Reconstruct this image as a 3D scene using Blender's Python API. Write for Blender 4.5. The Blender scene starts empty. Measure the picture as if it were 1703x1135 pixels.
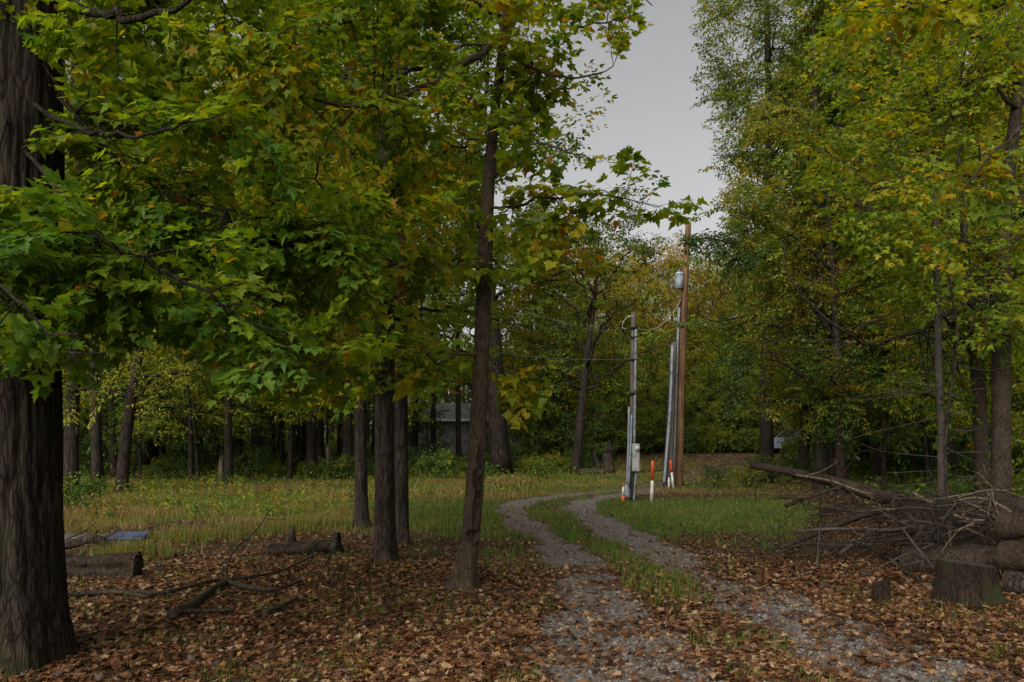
import bpy, math
import numpy as np
from mathutils import Vector

# ------------------------------------------------------------------ camera, sky, sun, exposure
S = bpy.context.scene
COL = S.collection
F = 1325.0; HOR = 735.0; CX = 851.5; EYE = 1.6      # reference focal length / horizon, in pixels of the 1703 px photo
cam = bpy.data.cameras.new("camera"); cam_o = bpy.data.objects.new("camera", cam); COL.objects.link(cam_o)
cam_o.location = (0, 0, EYE); cam_o.rotation_euler = (math.radians(90), 0, 0)
cam.sensor_width = 36; cam.lens = F / 1703 * 36; cam.shift_y = (HOR - 567.5) / 1703
cam.clip_end = 3000; cam.clip_start = 0.05
S.camera = cam_o

SUN_EL, SUN_AZ = math.radians(36), math.radians(206)     # behind the camera, a little to the left
w = bpy.data.worlds.new("World"); S.world = w; w.use_nodes = True
nt = w.node_tree; nt.nodes.clear()
sky = nt.nodes.new("ShaderNodeTexSky"); sky.sky_type = 'NISHITA'; sky.sun_disc = False
sky.sun_elevation = SUN_EL; sky.sun_rotation = SUN_AZ; sky.air_density = 1.0; sky.dust_density = 3.5; sky.ozone_density = 1.0
hs = nt.nodes.new("ShaderNodeHueSaturation"); hs.inputs['Saturation'].default_value = 0.06
bg = nt.nodes.new("ShaderNodeBackground"); bg.inputs['Strength'].default_value = 0.05
out = nt.nodes.new("ShaderNodeOutputWorld")
nt.links.new(sky.outputs[0], hs.inputs['Color']); nt.links.new(hs.outputs[0], bg.inputs['Color']); nt.links.new(bg.outputs[0], out.inputs[0])

sun = bpy.data.lights.new("sun", 'SUN'); sun.energy = 1.5; sun.angle = math.radians(60); sun.color = (1.0, 0.95, 0.87)
sun_o = bpy.data.objects.new("sun", sun); COL.objects.link(sun_o)
_d = Vector((math.sin(SUN_AZ) * math.cos(SUN_EL), math.cos(SUN_AZ) * math.cos(SUN_EL), math.sin(SUN_EL)))
sun_o.rotation_euler = _d.to_track_quat('Z', 'Y').to_euler()
S.view_settings.view_transform = 'Standard'; S.view_settings.look = 'None'
S.view_settings.exposure = 1.42; S.view_settings.gamma = 1.0
S.cycles.max_bounces = 7; S.cycles.diffuse_bounces = 4; S.cycles.transmission_bounces = 5; S.cycles.glossy_bounces = 2
S.cycles.use_denoising = True

RNG = np.random.default_rng(7)
def R(a, b, n=None): return RNG.uniform(a, b, n)

# ------------------------------------------------------------------ small maths helpers
def sm(a, b, x):
    t = np.clip((np.asarray(x, float) - a) / (b - a), 0, 1); return t * t * (3 - 2 * t)
def _hash(ix, iy, s):
    h = (ix.astype(np.int64) * 374761393 + iy.astype(np.int64) * 668265263 + s * 974711) & 0x7fffffff
    h = ((h ^ (h >> 13)) * 1274126177) & 0x7fffffff
    return ((h ^ (h >> 16)) & 0xffff) / 65535.0
def vnoise(x, y, s=0):
    x = np.asarray(x, float); y = np.asarray(y, float)
    ix = np.floor(x); iy = np.floor(y); fx = x - ix; fy = y - iy
    fx = fx * fx * (3 - 2 * fx); fy = fy * fy * (3 - 2 * fy)
    a = _hash(ix, iy, s); b = _hash(ix + 1, iy, s); c = _hash(ix, iy + 1, s); d = _hash(ix + 1, iy + 1, s)
    return (a * (1 - fx) + b * fx) * (1 - fy) + (c * (1 - fx) + d * fx) * fy
def fbm(x, y, s=0, o=4):
    v = 0; a = .5; t = 0
    for k in range(o):
        v = v + a * vnoise(x * 2 ** k, y * 2 ** k, s + k * 17); t += a; a *= .5
    return v / t
def nrm(v): return v / np.maximum(np.linalg.norm(v, axis=-1, keepdims=True), 1e-9)
def W(px, py, Y): return np.array([(px - CX) / F * Y, Y, EYE + (HOR - py) / F * Y])
def gz(x, y):
    x = np.asarray(x, float); y = np.asarray(y, float)
    r = .85 * sm(33, 50, y) * sm(1, 8, x) + .5 * sm(40, 75, y) * (1 - sm(1, 8, x)) + .012 * np.clip(y - 52, 0, 400)
    return r + (fbm(x * .35, y * .35, 3, 2) - .5) * .09 * sm(5, 9, y)
def G(px, py, dz=0.0):
    """point of the ground seen at a photo pixel"""
    Y = np.linspace(3.5, 160, 4000); x = (px - CX) / F * Y
    k = np.argmax((EYE + (HOR - py) / F * Y) - gz(x, Y) <= 0)
    return np.array([x[k], Y[k], float(gz(x[k], Y[k])) + dz])
def pip(P, poly):
    poly = np.asarray(poly, float); x, y = P[:, 0], P[:, 1]; ins = np.zeros(len(P), bool); j = len(poly) - 1
    for i in range(len(poly)):
        a, b = poly[i], poly[j]
        c = ((a[1] > y) != (b[1] > y)) & (x < (b[0] - a[0]) * (y - a[1]) / (b[1] - a[1] + 1e-12) + a[0]); ins ^= c; j = i
    return ins
def seg_dist(P, line):
    d = np.full(len(P), 1e9)
    for a, b in zip(line[:-1], line[1:]):
        ab = b - a; t = np.clip(((P - a) @ ab) / (ab @ ab), 0, 1)
        d = np.minimum(d, np.linalg.norm(P - a - t[:, None] * ab, axis=1))
    return d
def crom(pts, n):
    """smooth curve through points (any column count)"""
    p = np.asarray(pts, float)
    if len(p) == 2: return p[0] + (p[1] - p[0]) * np.linspace(0, 1, n)[:, None]
    q = np.vstack([2 * p[0] - p[1], p, 2 * p[-1] - p[-2]]); u = np.linspace(0, len(p) - 1 - 1e-6, n); i = u.astype(int); t = (u - i)[:, None]
    a, b, c, d = q[i], q[i + 1], q[i + 2], q[i + 3]
    return .5 * ((2 * b) + (c - a) * t + (2 * a - 5 * b + 4 * c - d) * t ** 2 + (3 * b - a - 3 * c + d) * t ** 3)

# ------------------------------------------------------------------ mesh building
class MB:
    """collects shapes; build() links them as ONE mesh object"""
    def __init__(s): s.v = []; s.f = []; s.n = 0; s.t = []; s.sc = []
    def add(s, V, faces, tint=None, m=0, smooth=False):
        V = np.asarray(V, float).reshape(-1, 3)
        for fc in (faces if isinstance(faces, list) else [faces]):
            fc = np.asarray(fc, np.int64); s.f.append((fc + s.n, m, smooth))
            s.t.append(np.full(len(fc), .5) if tint is None else np.broadcast_to(np.asarray(tint, float), (len(fc),)))
        s.v.append(V); s.n += len(V)
    def tube(s, pts, rad, sides=8, cap=True, m=0, tint=None, wob=0.0, seed=0):
        P = np.asarray(pts, float); r = np.broadcast_to(np.asarray(rad, float), (len(P),)); n = len(P)
        T = nrm(np.gradient(P, axis=0)); up = np.array([0, 0, 1.]) if abs(T[0, 2]) < .8 else np.array([1., 0, 0])
        A = np.zeros_like(P); a = nrm(np.cross(T[0], up)); 
        for i in range(n):
            a = a - T[i] * (a @ T[i]); a = a / max(np.linalg.norm(a), 1e-9); A[i] = a
        B = np.cross(T, A); th = np.arange(sides) / sides * 2 * np.pi
        rr = r[:, None] * np.ones(sides)
        if wob: rr = rr * (1 + wob * (vnoise(np.cos(th)[None] * 1.6 + np.arange(n)[:, None] * .35 + seed, np.sin(th)[None] * 1.6 + np.zeros((n, 1)), seed) - .5) * 2)
        V = P[:, None] + A[:, None] * (np.cos(th)[None, :, None] * rr[..., None]) + B[:, None] * (np.sin(th)[None, :, None] * rr[..., None])
        i = np.arange(n - 1)[:, None] * sides; j = np.arange(sides)[None]; k = (j + 1) % sides
        Q = np.stack([i + j, i + k, i + sides + k, i + sides + j], -1).reshape(-1, 4)
        s.add(V, Q, tint, m, True)
        if cap:
            s.f.append((np.arange(sides)[None, ::-1] + s.n - n * sides, m, False)); s.t.append(np.array([.5]))
            s.f.append((np.arange(sides)[None] + s.n - sides, m, False)); s.t.append(np.array([.5]))
    def sticks(s, A, B, ra, rb, m=0):
        A = np.asarray(A, float); B = np.asarray(B, float); n = len(A)
        if not n: return
        T = nrm(B - A); u = nrm(np.cross(T, np.array([.31, .17, .93]))); v = np.cross(T, u); V = np.zeros((n, 6, 3))
        for k in range(3):
            d = u * math.cos(k * 2.0944) + v * math.sin(k * 2.0944)
            V[:, k] = A + d * np.reshape(ra, (-1, 1)); V[:, 3 + k] = B + d * np.reshape(rb, (-1, 1))
        q = np.array([[0, 1, 4, 3], [1, 2, 5, 4], [2, 0, 3, 5]])
        s.add(V, (np.arange(n)[:, None, None] * 6 + q).reshape(-1, 4), None, m, True)
    def leaves(s, tpl, P, D, N, size, tint, curl=1.0, m=0):
        tv, tf = tpl; n = len(P)
        if not n: return
        D = nrm(D); X = nrm(np.cross(D, N)); Nn = np.cross(X, D); size = np.reshape(size, (-1, 1, 1)); curl = np.reshape(curl, (-1, 1)) * np.ones((n, 1))
        V = P[:, None] + size * (X[:, None] * tv[None, :, 0, None] + D[:, None] * tv[None, :, 1, None] + Nn[:, None] * (tv[None, :, 2] * curl)[..., None])
        s.add(V, (np.arange(n)[:, None, None] * len(tv) + tf).reshape(-1, 3), np.repeat(tint, len(tf)), m)
    def box(s, c, d, rot=None, m=0, bev=0.0, tint=None):
        dx, dy, dz = np.asarray(d) / 2.0; b = min(bev, dx * .9, dy * .9, dz * .9)
        if b <= 0:
            V = np.array([[x, y, z] for x in (-dx, dx) for y in (-dy, dy) for z in (-dz, dz)])
            Fc = [np.array([[0, 1, 3, 2], [4, 6, 7, 5], [0, 4, 5, 1], [2, 3, 7, 6], [0, 2, 6, 4], [1, 5, 7, 3]])]
        else:
            V = []; idx = {}
            for sx in (-1, 1):
                for sy in (-1, 1):
                    for sz in (-1, 1):
                        for ax in range(3):
                            q = [sx * (dx - b), sy * (dy - b), sz * (dz - b)]; q[ax] += (sx, sy, sz)[ax] * b
                            idx[sx, sy, sz, ax] = len(V); V.append(q)
            V = np.array(V); q4 = []; t3 = []
            for ax in range(3):
                o = [k for k in range(3) if k != ax]
                for sg in (-1, 1):
                    r_ = []
                    for u, v in ((-1, -1), (1, -1), (1, 1), (-1, 1)):
                        k = [0, 0, 0]; k[ax] = sg; k[o[0]] = u; k[o[1]] = v; r_.append(idx[k[0], k[1], k[2], ax])
                    q4.append(r_)
                for u in (-1, 1):
                    for v in (-1, 1):
                        k = [0, 0, 0]; k[o[0]] = u; k[o[1]] = v; r_ = []
                        for e, a2 in ((-1, o[0]), (1, o[0]), (1, o[1]), (-1, o[1])):
                            k[ax] = e; r_.append(idx[k[0], k[1], k[2], a2])
                        q4.append(r_)
            for sx in (-1, 1):
                for sy in (-1, 1):
                    for sz in (-1, 1): t3.append([idx[sx, sy, sz, a2] for a2 in range(3)])
            Fc = [np.array(q4), np.array(t3)]
        if rot is not None: V = V @ np.asarray(rot).T
        s.add(V + np.asarray(c, float), Fc, tint, m)
    def build(s, name, mats, parent=None, fix=False):
        me = bpy.data.meshes.new(name); V = np.vstack(s.v)
        me.vertices.add(len(V)); me.vertices.foreach_set('co', V.astype(np.float32).ravel())
        li = np.concatenate([f.ravel() for f, m, q in s.f]); cnt = np.concatenate([np.full(len(f), f.shape[1]) for f, m, q in s.f])
        me.loops.add(len(li)); me.loops.foreach_set('vertex_index', li.astype(np.int32))
        me.polygons.add(len(cnt)); st = np.concatenate([[0], np.cumsum(cnt)[:-1]])
        me.polygons.foreach_set('loop_start', st.astype(np.int32))
        me.polygons.foreach_set('material_index', np.concatenate([np.full(len(f), m) for f, m, q in s.f]).astype(np.int32))
        me.polygons.foreach_set('use_smooth', np.concatenate([np.full(len(f), q) for f, m, q in s.f]))
        at = me.attributes.new('tint', 'FLOAT', 'FACE'); at.data.foreach_set('value', np.concatenate(s.t).astype(np.float32))
        for m in (mats if isinstance(mats, (list, tuple)) else [mats]): me.materials.append(m)
        me.update(calc_edges=True)
        if fix:
            import bmesh
            bm = bmesh.new(); bm.from_mesh(me); bmesh.ops.recalc_face_normals(bm, faces=bm.faces); bm.to_mesh(me); bm.free()
        o = bpy.data.objects.new(name, me); COL.objects.link(o); o.parent = parent
        return o
def rotz(a): c, s = math.cos(a), math.sin(a); return np.array([[c, -s, 0], [s, c, 0], [0, 0, 1.]])
def rotx(a): c, s = math.cos(a), math.sin(a); return np.array([[1., 0, 0], [0, c, -s], [0, s, c]])
def roty(a): c, s = math.cos(a), math.sin(a); return np.array([[c, 0, s], [0, 1., 0], [-s, 0, c]])
def tag(o, label=None, cat=None, group=None, kind=None):
    if label: o['label'] = label
    if cat: o['category'] = cat
    if group: o['group'] = group
    if kind: o['kind'] = kind
    return o
def thing(name, label, cat, loc=(0, 0, 0), group=None):
    o = bpy.data.objects.new(name, None); COL.objects.link(o); o.location = [float(q) for q in loc]; o.empty_display_size = .3
    return tag(o, label, cat, group)
def copy_tree(o, parent=None):
    c = o.copy(); COL.objects.link(c); c.parent = parent
    for ch in list(o.children): copy_tree(ch, c)
    return c

# ------------------------------------------------------------------ materials
def M(name):
    m = bpy.data.materials.new(name); m.use_nodes = True; t = m.node_tree; t.nodes.clear()
    o = t.nodes.new('ShaderNodeOutputMaterial'); return m, t, o
def nd(t, typ, **kw):
    n = t.nodes.new(typ)
    for k, v in kw.items():
        if k in n.inputs.keys(): n.inputs[k].default_value = v
        else: setattr(n, k, v)
    return n
def ramp(t, stops, src=None, interp='LINEAR'):
    r = t.nodes.new('ShaderNodeValToRGB'); e = r.color_ramp.elements; r.color_ramp.interpolation = interp
    while len(e) < len(stops): e.new(.5)
    for q, (p, c) in zip(e, stops): q.position = p; q.color = (*c, 1) if len(c) == 3 else c
    if src is not None: t.links.new(src, r.inputs[0])
    return r
def mixc(t, f, a, b, mode='MIX'):
    n = t.nodes.new('ShaderNodeMix'); n.data_type = 'RGBA'; n.blend_type = mode
    for s_, v in ((n.inputs[0], f), (n.inputs[6], a), (n.inputs[7], b)):
        if isinstance(v, (int, float)): s_.default_value = v
        elif isinstance(v, tuple): s_.default_value = (*v, 1)
        else: t.links.new(v, s_)
    return n.outputs[2]
def leaf_mat(name, stops, trans=.5, spec=.16):
    m, t, o = M(name); L = t.links
    a = nd(t, 'ShaderNodeAttribute', attribute_name='tint'); r = ramp(t, stops, a.outputs['Fac'])
    tc = nd(t, 'ShaderNodeTexCoord'); nz = nd(t, 'ShaderNodeTexNoise', Scale=22.0, Detail=2.0); L.new(tc.outputs['Object'], nz.inputs['Vector'])
    vr = ramp(t, [(.3, (.72, .74, .7)), (.7, (1.2, 1.18, 1.1))], nz.outputs['Fac']); c = mixc(t, 1.0, r.outputs[0], vr.outputs[0], 'MULTIPLY')
    p = nd(t, 'ShaderNodeBsdfPrincipled', Roughness=.5); p.inputs['Specular IOR Level'].default_value = spec; L.new(c, p.inputs['Base Color'])
    tr = nd(t, 'ShaderNodeBsdfTranslucent'); tcx = mixc(t, 1.0, c, (2.0, 1.75, .55), 'MULTIPLY'); L.new(tcx, tr.inputs['Color'])
    mx = nd(t, 'ShaderNodeMixShader', Fac=trans); L.new(p.outputs[0], mx.inputs[1]); L.new(tr.outputs[0], mx.inputs[2]); L.new(mx.outputs[0], o.inputs[0])
    return m
def bark_mat(name, dark, light, scale=6.0, stretch=.16, bump=.6, moss=None, dist=.02, crack=.7):
    m, t, o = M(name); L = t.links; tc = nd(t, 'ShaderNodeTexCoord'); mp = nd(t, 'ShaderNodeMapping'); mp.inputs['Scale'].default_value = (1, 1, stretch)
    L.new(tc.outputs['Object'], mp.inputs[0]); n1 = nd(t, 'ShaderNodeTexNoise', Scale=scale * 4, Detail=6.0, Roughness=.65, Distortion=.6); L.new(mp.outputs[0], n1.inputs['Vector'])
    n2 = nd(t, 'ShaderNodeTexNoise', Scale=scale * .35, Detail=3.0); L.new(tc.outputs['Object'], n2.inputs['Vector'])
    mp2 = nd(t, 'ShaderNodeMapping'); mp2.inputs['Scale'].default_value = (1, 1, stretch * .5); L.new(tc.outputs['Object'], mp2.inputs[0])
    n4 = nd(t, 'ShaderNodeTexNoise', Scale=scale * 11, Detail=5.0, Roughness=.7, Distortion=.3); L.new(mp2.outputs[0], n4.inputs['Vector'])
    hsum = nd(t, 'ShaderNodeMath', operation='MULTIPLY_ADD'); L.new(n4.outputs['Fac'], hsum.inputs[0]); hsum.inputs[1].default_value = .55; hm = nd(t, 'ShaderNodeMath', operation='MULTIPLY'); L.new(n1.outputs['Fac'], hm.inputs[0]); hm.inputs[1].default_value = .45; L.new(hm.outputs[0], hsum.inputs[2])
    nw = nd(t, 'ShaderNodeTexNoise', Scale=scale * 1.5, Detail=4.0); L.new(mp.outputs[0], nw.inputs['Vector'])
    wv = nd(t, 'ShaderNodeVectorMath', operation='MULTIPLY_ADD'); L.new(nw.outputs['Color'], wv.inputs[0]); wv.inputs[1].default_value = (.16, .16, .16); L.new(mp.outputs[0], wv.inputs[2])
    vc = nd(t, 'ShaderNodeTexVoronoi', Scale=scale * 4.6, feature='DISTANCE_TO_EDGE'); L.new(wv.outputs[0], vc.inputs['Vector']); cr_ = ramp(t, [(.0, (0, 0, 0)), (.05, (.35, .35, .35)), (.16, (1, 1, 1))], vc.outputs['Distance'])
    hs0 = hsum; hsum = nd(t, 'ShaderNodeMath', operation='MULTIPLY_ADD'); L.new(cr_.outputs[0], hsum.inputs[0]); hsum.inputs[1].default_value = crack * .24; sb_ = nd(t, 'ShaderNodeMath', operation='SUBTRACT'); L.new(hs0.outputs[0], sb_.inputs[0]); sb_.inputs[1].default_value = crack * .17; L.new(sb_.outputs[0], hsum.inputs[2])
    r = ramp(t, [(.38, dark), (.52, tuple(.5 * (q + e_) for q, e_ in zip(dark, light))), (.64, light)], hsum.outputs[0]); v = ramp(t, [(.3, (.65, .65, .65)), (.7, (1.25, 1.22, 1.15))], n2.outputs['Fac'])
    c = mixc(t, 1.0, r.outputs[0], v.outputs[0], 'MULTIPLY')
    if moss:
        n3 = nd(t, 'ShaderNodeTexNoise', Scale=3.1, Detail=5.0); L.new(tc.outputs['Object'], n3.inputs['Vector'])
        mr = ramp(t, [(.5, (0, 0, 0)), (.68, (.8, .8, .8))], n3.outputs['Fac']); c = mixc(t, mr.outputs[0], c, moss)
    at = nd(t, 'ShaderNodeAttribute', attribute_name='scar'); c = mixc(t, at.outputs['Fac'], c, (.018, .011, .007))
    b = nd(t, 'ShaderNodeBump', Strength=bump, Distance=dist); L.new(hsum.outputs[0], b.inputs['Height'])
    p = nd(t, 'ShaderNodeBsdfPrincipled', Roughness=.9); p.inputs['Specular IOR Level'].default_value = .15
    L.new(c, p.inputs['Base Color']); L.new(b.outputs[0], p.inputs['Normal']); L.new(p.outputs[0], o.inputs[0]); return m
def plain_mat(name, a, b=None, rough=.6, metal=0.0, scale=30.0, bump=.1, stretch=1.0, spec=.4):
    m, t, o = M(name); L = t.links; tc = nd(t, 'ShaderNodeTexCoord'); mp = nd(t, 'ShaderNodeMapping'); mp.inputs['Scale'].default_value = (1, 1, stretch); L.new(tc.outputs['Object'], mp.inputs[0])
    n1 = nd(t, 'ShaderNodeTexNoise', Scale=scale, Detail=5.0); L.new(mp.outputs[0], n1.inputs['Vector'])
    r = ramp(t, [(.3, a), (.7, b or tuple(q * .8 for q in a))], n1.outputs['Fac']); n2 = nd(t, 'ShaderNodeTexNoise', Scale=3.3, Detail=6.0, Roughness=.7); L.new(tc.outputs['Object'], n2.inputs['Vector']); g2 = ramp(t, [(.36, (.5, .46, .4)), (.52, (1, 1, 1)), (.7, (1.08, 1.08, 1.08))], n2.outputs['Fac']); col_ = mixc(t, 1.0, r.outputs[0], g2.outputs[0], 'MULTIPLY')
    bp = nd(t, 'ShaderNodeBump', Strength=bump, Distance=.01); L.new(n1.outputs['Fac'], bp.inputs['Height'])
    p = nd(t, 'ShaderNodeBsdfPrincipled', Roughness=rough, Metallic=metal); p.inputs['Specular IOR Level'].default_value = spec
    L.new(col_, p.inputs['Base Color']); L.new(bp.outputs[0], p.inputs['Normal']); L.new(p.outputs[0], o.inputs[0]); return m

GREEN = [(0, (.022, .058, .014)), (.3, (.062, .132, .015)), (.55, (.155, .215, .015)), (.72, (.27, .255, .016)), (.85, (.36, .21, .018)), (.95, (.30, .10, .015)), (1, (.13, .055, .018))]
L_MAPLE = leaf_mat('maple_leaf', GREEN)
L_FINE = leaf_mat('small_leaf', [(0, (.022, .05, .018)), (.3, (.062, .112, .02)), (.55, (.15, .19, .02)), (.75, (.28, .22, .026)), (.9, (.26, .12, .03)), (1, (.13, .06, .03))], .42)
L_PALE = leaf_mat('pale_leaf', [(0, (.035, .06, .025)), (.5, (.12, .17, .03)), (.8, (.30, .32, .04)), (1, (.40, .26, .05))], .5)
L_DEAD = leaf_mat('fallen_leaf', [(0, (.018, .011, .008)), (.25, (.045, .022, .012)), (.5, (.115, .044, .016)), (.72, (.18, .09, .042)), (.9, (.29, .20, .13)), (1, (.26, .14, .018))], .15, .3)
L_GRASS = leaf_mat('grass_blade', [(0, (.03, .06, .012)), (.35, (.082, .14, .02)), (.6, (.14, .135, .032)), (.78, (.19, .14, .05)), (.9, (.24, .19, .095)), (1, (.16, .08, .032))], .35)
B_DARK = bark_mat('dark_bark', (.009, .007, .0055), (.062, .048, .036), 5, .2, 1.0, None, .03)
B_HERO = bark_mat('furrowed_bark', (.007, .005, .0035), (.048, .036, .025), 5.5, .16, 1.0, (.022, .023, .010), .03, .8)
B_GREY = bark_mat('grey_bark', (.019, .014, .009), (.076, .056, .036), 6, .5, .7, None, .015, .45)
B_MID = bark_mat('brown_grey_bark', (.016, .012, .009), (.072, .055, .038), 6, .4, .8)
B_WOOD = bark_mat('far_bark', (.008, .006, .005), (.042, .033, .025), 2.5, .2, .5)
B_DEAD = bark_mat('dead_wood', (.02, .017, .014), (.088, .075, .061), 9, .5, .6)
B_PALE = bark_mat('pale_split_wood', (.05, .036, .025), (.175, .135, .095), 5, .12, .6)
B_LOG = bark_mat('log_bark', (.014, .011, .008), (.07, .052, .037), 7, .5, .7, (.045, .05, .018))
B_LOGD = bark_mat('dark_log_bark', (.010, .007, .005), (.058, .041, .028), 6, .4, .9, None, .03, .4)
B_CUT = bark_mat('cut_wood', (.020, .015, .010), (.065, .046, .032), 14, .9, .3)
B_STUMP = bark_mat('mossy_stump', (.007, .0045, .003), (.032, .021, .013), 6, .3, .7, (.018, .027, .007))

# leaf outlines: fan of triangles round a point of the midrib
def outline(half, mid, fold=.16, droop=.28):
    h = np.array(half, float); pts = np.vstack([[[0, 0]], h, [[0, 1]], (h * [-1, 1])[::-1]]); pts = np.vstack([[[0, mid]], pts])
    z = fold * np.abs(pts[:, 0]) - droop * pts[:, 1] ** 2 * .6
    n = len(pts) - 1; tf = np.array([[0, 1 + (k + 1) % n, 1 + k] for k in range(n)])
    return np.column_stack([pts, z]), tf
MAPLE = outline([(.16, -.10), (.42, -.06), (.33, .10), (.40, .22), (.66, .40), (.46, .44), (.24, .47), (.30, .66), (.20, .68), (.10, .82)], .36)
MAPLE_V = [MAPLE, outline([(.14, -.12), (.36, -.10), (.30, .06), (.36, .16), (.58, .48), (.42, .47), (.20, .45), (.26, .60), (.16, .70), (.09, .86)], .34, .05, .5), outline([(.20, -.06), (.50, .04), (.38, .14), (.42, .26), (.62, .32), (.44, .46), (.28, .50), (.26, .72), (.14, .70), (.08, .84)], .36, .26, .12)]
MAPLE_LO = outline([(.42, -.04), (.30, .18), (.62, .42), (.24, .48), (.24, .70)], .36)
OVATE = outline([(.24, .30), (.20, .66)], .45)
LANCE = outline([(.15, .30), (.12, .66)], .45)

# ------------------------------------------------------------------ trees
class Tree:
    def __init__(s): s.tr = MB(); s.br = MB(); s.cr = MB(); s.lp = []; s.lr = []; s.nleaf = 0
    def trunk(s, pts, rad, sides=16, n=40, wob=.10, flare=0.0, seed=1):
        c = crom(np.column_stack([np.asarray(pts, float), np.asarray(rad, float)]), n); P, r = c[:, :3], c[:, 3].copy()
        if flare: h = P[:, 2] - P[0, 2]; r *= 1 + flare * np.exp(-h / (r[0] * 1.6))
        s.tr.tube(P, r, sides, True, 0, None, wob, seed)
        k = np.linspace(0, n - 1, 14).astype(int); k = k[P[k, 2] > P[0, 2] + .25 * (P[-1, 2] - P[0, 2])]
        s.tp = P; s.trr = r
        return P, r
    def trunk_at(s, z):
        k = int(np.argmin(np.abs(s.tp[:, 2] - z))); return s.tp[k], s.trr[k]
    def limb(s, pts, r0, r1=.006, n=14, jit=.04, sides=6):
        P = crom(pts, n); L = np.linalg.norm(P[-1] - P[0]); P[1:-1] += RNG.normal(0, jit * L * .25, (n - 2, 3)) * [1, 1, .8]
        r = r1 + (r0 - r1) * (1 - np.linspace(0, 1, n)) ** .9
        s.br.tube(P, r, sides, True, 0, None, .1, len(s.lp)); s.lp.append(P[3:]); s.lr.append(r[3:]); return P
    def spray(s, tip, leaf, tpl, mu, sd, nt=8, ll=.36, nodes=4, leafy=1.1, flat=.35, wild=.0, petiole=.3, twigs=True):
        Lp = s._lp if hasattr(s, '_lp') and s._ln == len(s.lp) else None
        if Lp is None: s._lp = Lp = np.vstack(s.lp); s._lrr = np.concatenate(s.lr); s._ln = len(s.lp)
        tip = np.asarray(tip, float); dd = np.linalg.norm(Lp - tip, axis=1); dd = np.where(dd < .35, 3., dd) + np.clip(Lp[:, 2] - tip[2] - .8, 0, 9) * .7 + RNG.uniform(0, .25, len(dd)) * dd.min()
        k = int(np.argmin(dd)); a = Lp[k]; d = tip - a; L = np.linalg.norm(d)
        c = a + d * .5 + np.array([0, 0, .13 * L]) + RNG.normal(0, .07 * L, 3); u = np.linspace(0, 1, 8)[:, None]
        P = a * (1 - u) ** 2 + 2 * c * u * (1 - u) + tip * u ** 2
        if twigs: s.br.tube(P, np.linspace(min(s._lrr[k] * .7, .004 + .006 * L), .0018, 8), 4, False)
        s0 = max(.08, 1 - leafy / max(L, .01)); f = np.linspace(s0, 1, nt) + RNG.normal(0, .02, nt); f = np.clip(f, 0, 1)[:, None]
        B = a * (1 - f) ** 2 + 2 * c * f * (1 - f) + tip * f ** 2; T = nrm(2 * (c - a) * (1 - f) + 2 * (tip - c) * f)
        up = nrm(np.array([0, 0, 1.]) + RNG.normal(0, .22, 3) + wild * RNG.normal(0, 1, 3)); side = nrm(np.cross(T, up)); sg = np.where(np.arange(nt) % 2, 1., -1.)[:, None]
        fr = (f - s0) / (1 - s0 + 1e-6); td = T * (.45 + .5 * fr) + side * sg * (.95 - .45 * fr) + RNG.normal(0, .18, (nt, 3)); td[:, 2] -= .12; td = nrm(td)
        tl = ll * (1.05 - .5 * fr) * R(.7, 1.25, nt)[:, None]; E = B + td * tl
        if twigs: s.br.sticks(B, E, np.full(nt, .0028), np.full(nt, .0012))
        q = (np.arange(nodes) + 1.0) / nodes; Pn = (B[:, None] + td[:, None] * (tl[:, None] * q[None, :, None])).reshape(-1, 3); tdn = np.repeat(td, nodes, 0)
        sd_ = nrm(np.cross(tdn, up)); Ps, Ds = [], []
        for g in (-1., 1., 0.):
            sel = np.ones(len(Pn), bool) if g else (np.arange(len(Pn)) % nodes == nodes - 1)
            D = tdn[sel] * (.55 if g else 1) + sd_[sel] * g * .85 + RNG.normal(0, .28, (sel.sum(), 3)); D[:, 2] -= .3; D = nrm(D); Ps.append(Pn[sel] + D * leaf * petiole); Ds.append(D)
        Pl = np.vstack(Ps); D = np.vstack(Ds); n = len(Pl); keep = R(0, 1, n) < .9; Pl, D = Pl[keep], D[keep]; n = len(Pl)
        Nn = nrm(up + RNG.normal(0, flat, (n, 3))); br = RNG.normal(0, sd * .8)
        t = np.clip(mu + br + RNG.normal(0, sd, n), 0, .80); odd = R(0, 1, n) < .025; t[odd] = R(.72, .98, odd.sum())
        sz = leaf * R(.5, 1.22, n); cu = RNG.normal(.8, .85, n)
        if tpl is MAPLE:
            w_ = RNG.integers(0, 3, n)
            for v_ in range(3): q_ = w_ == v_; s.cr.leaves(MAPLE_V[v_], Pl[q_], D[q_], Nn[q_], sz[q_], t[q_], cu[q_])
        else: s.cr.leaves(tpl, Pl, D, Nn, sz, t, cu)
    def finish(s, name, label, cat='tree', group=None, bark=None, leafm=None, loc=None):
        base = np.array(s.tp[0] if loc is None else loc, float); root = thing(name, label, cat, base, group)
        if getattr(s, 'bare', False):
            s.tr.f += [(f + s.tr.n, m_, q_) for f, m_, q_ in s.br.f]; s.tr.t += s.br.t; s.tr.v += s.br.v; s.tr.n += s.br.n; s.br = MB()
        for nm, mb, m in (('trunk', s.tr, bark), ('branches', s.br, bark), ('crown', s.cr, leafm)):
            if mb.v:
                mb.v = [v - base for v in mb.v]; mb.build(nm, m, root)
        return root
def region(poly, y0, y1, n):
    poly = np.asarray(poly, float); o = []
    while len(o) < n:
        p = np.column_stack([R(poly[:, 0].min(), poly[:, 0].max(), 4 * n), R(poly[:, 1].min(), poly[:, 1].max(), 4 * n)]); o += list(p[pip(p, poly)])
    return [W(p[0], p[1], y) for p, y in zip(o[:n], R(y0, y1, n))]
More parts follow.
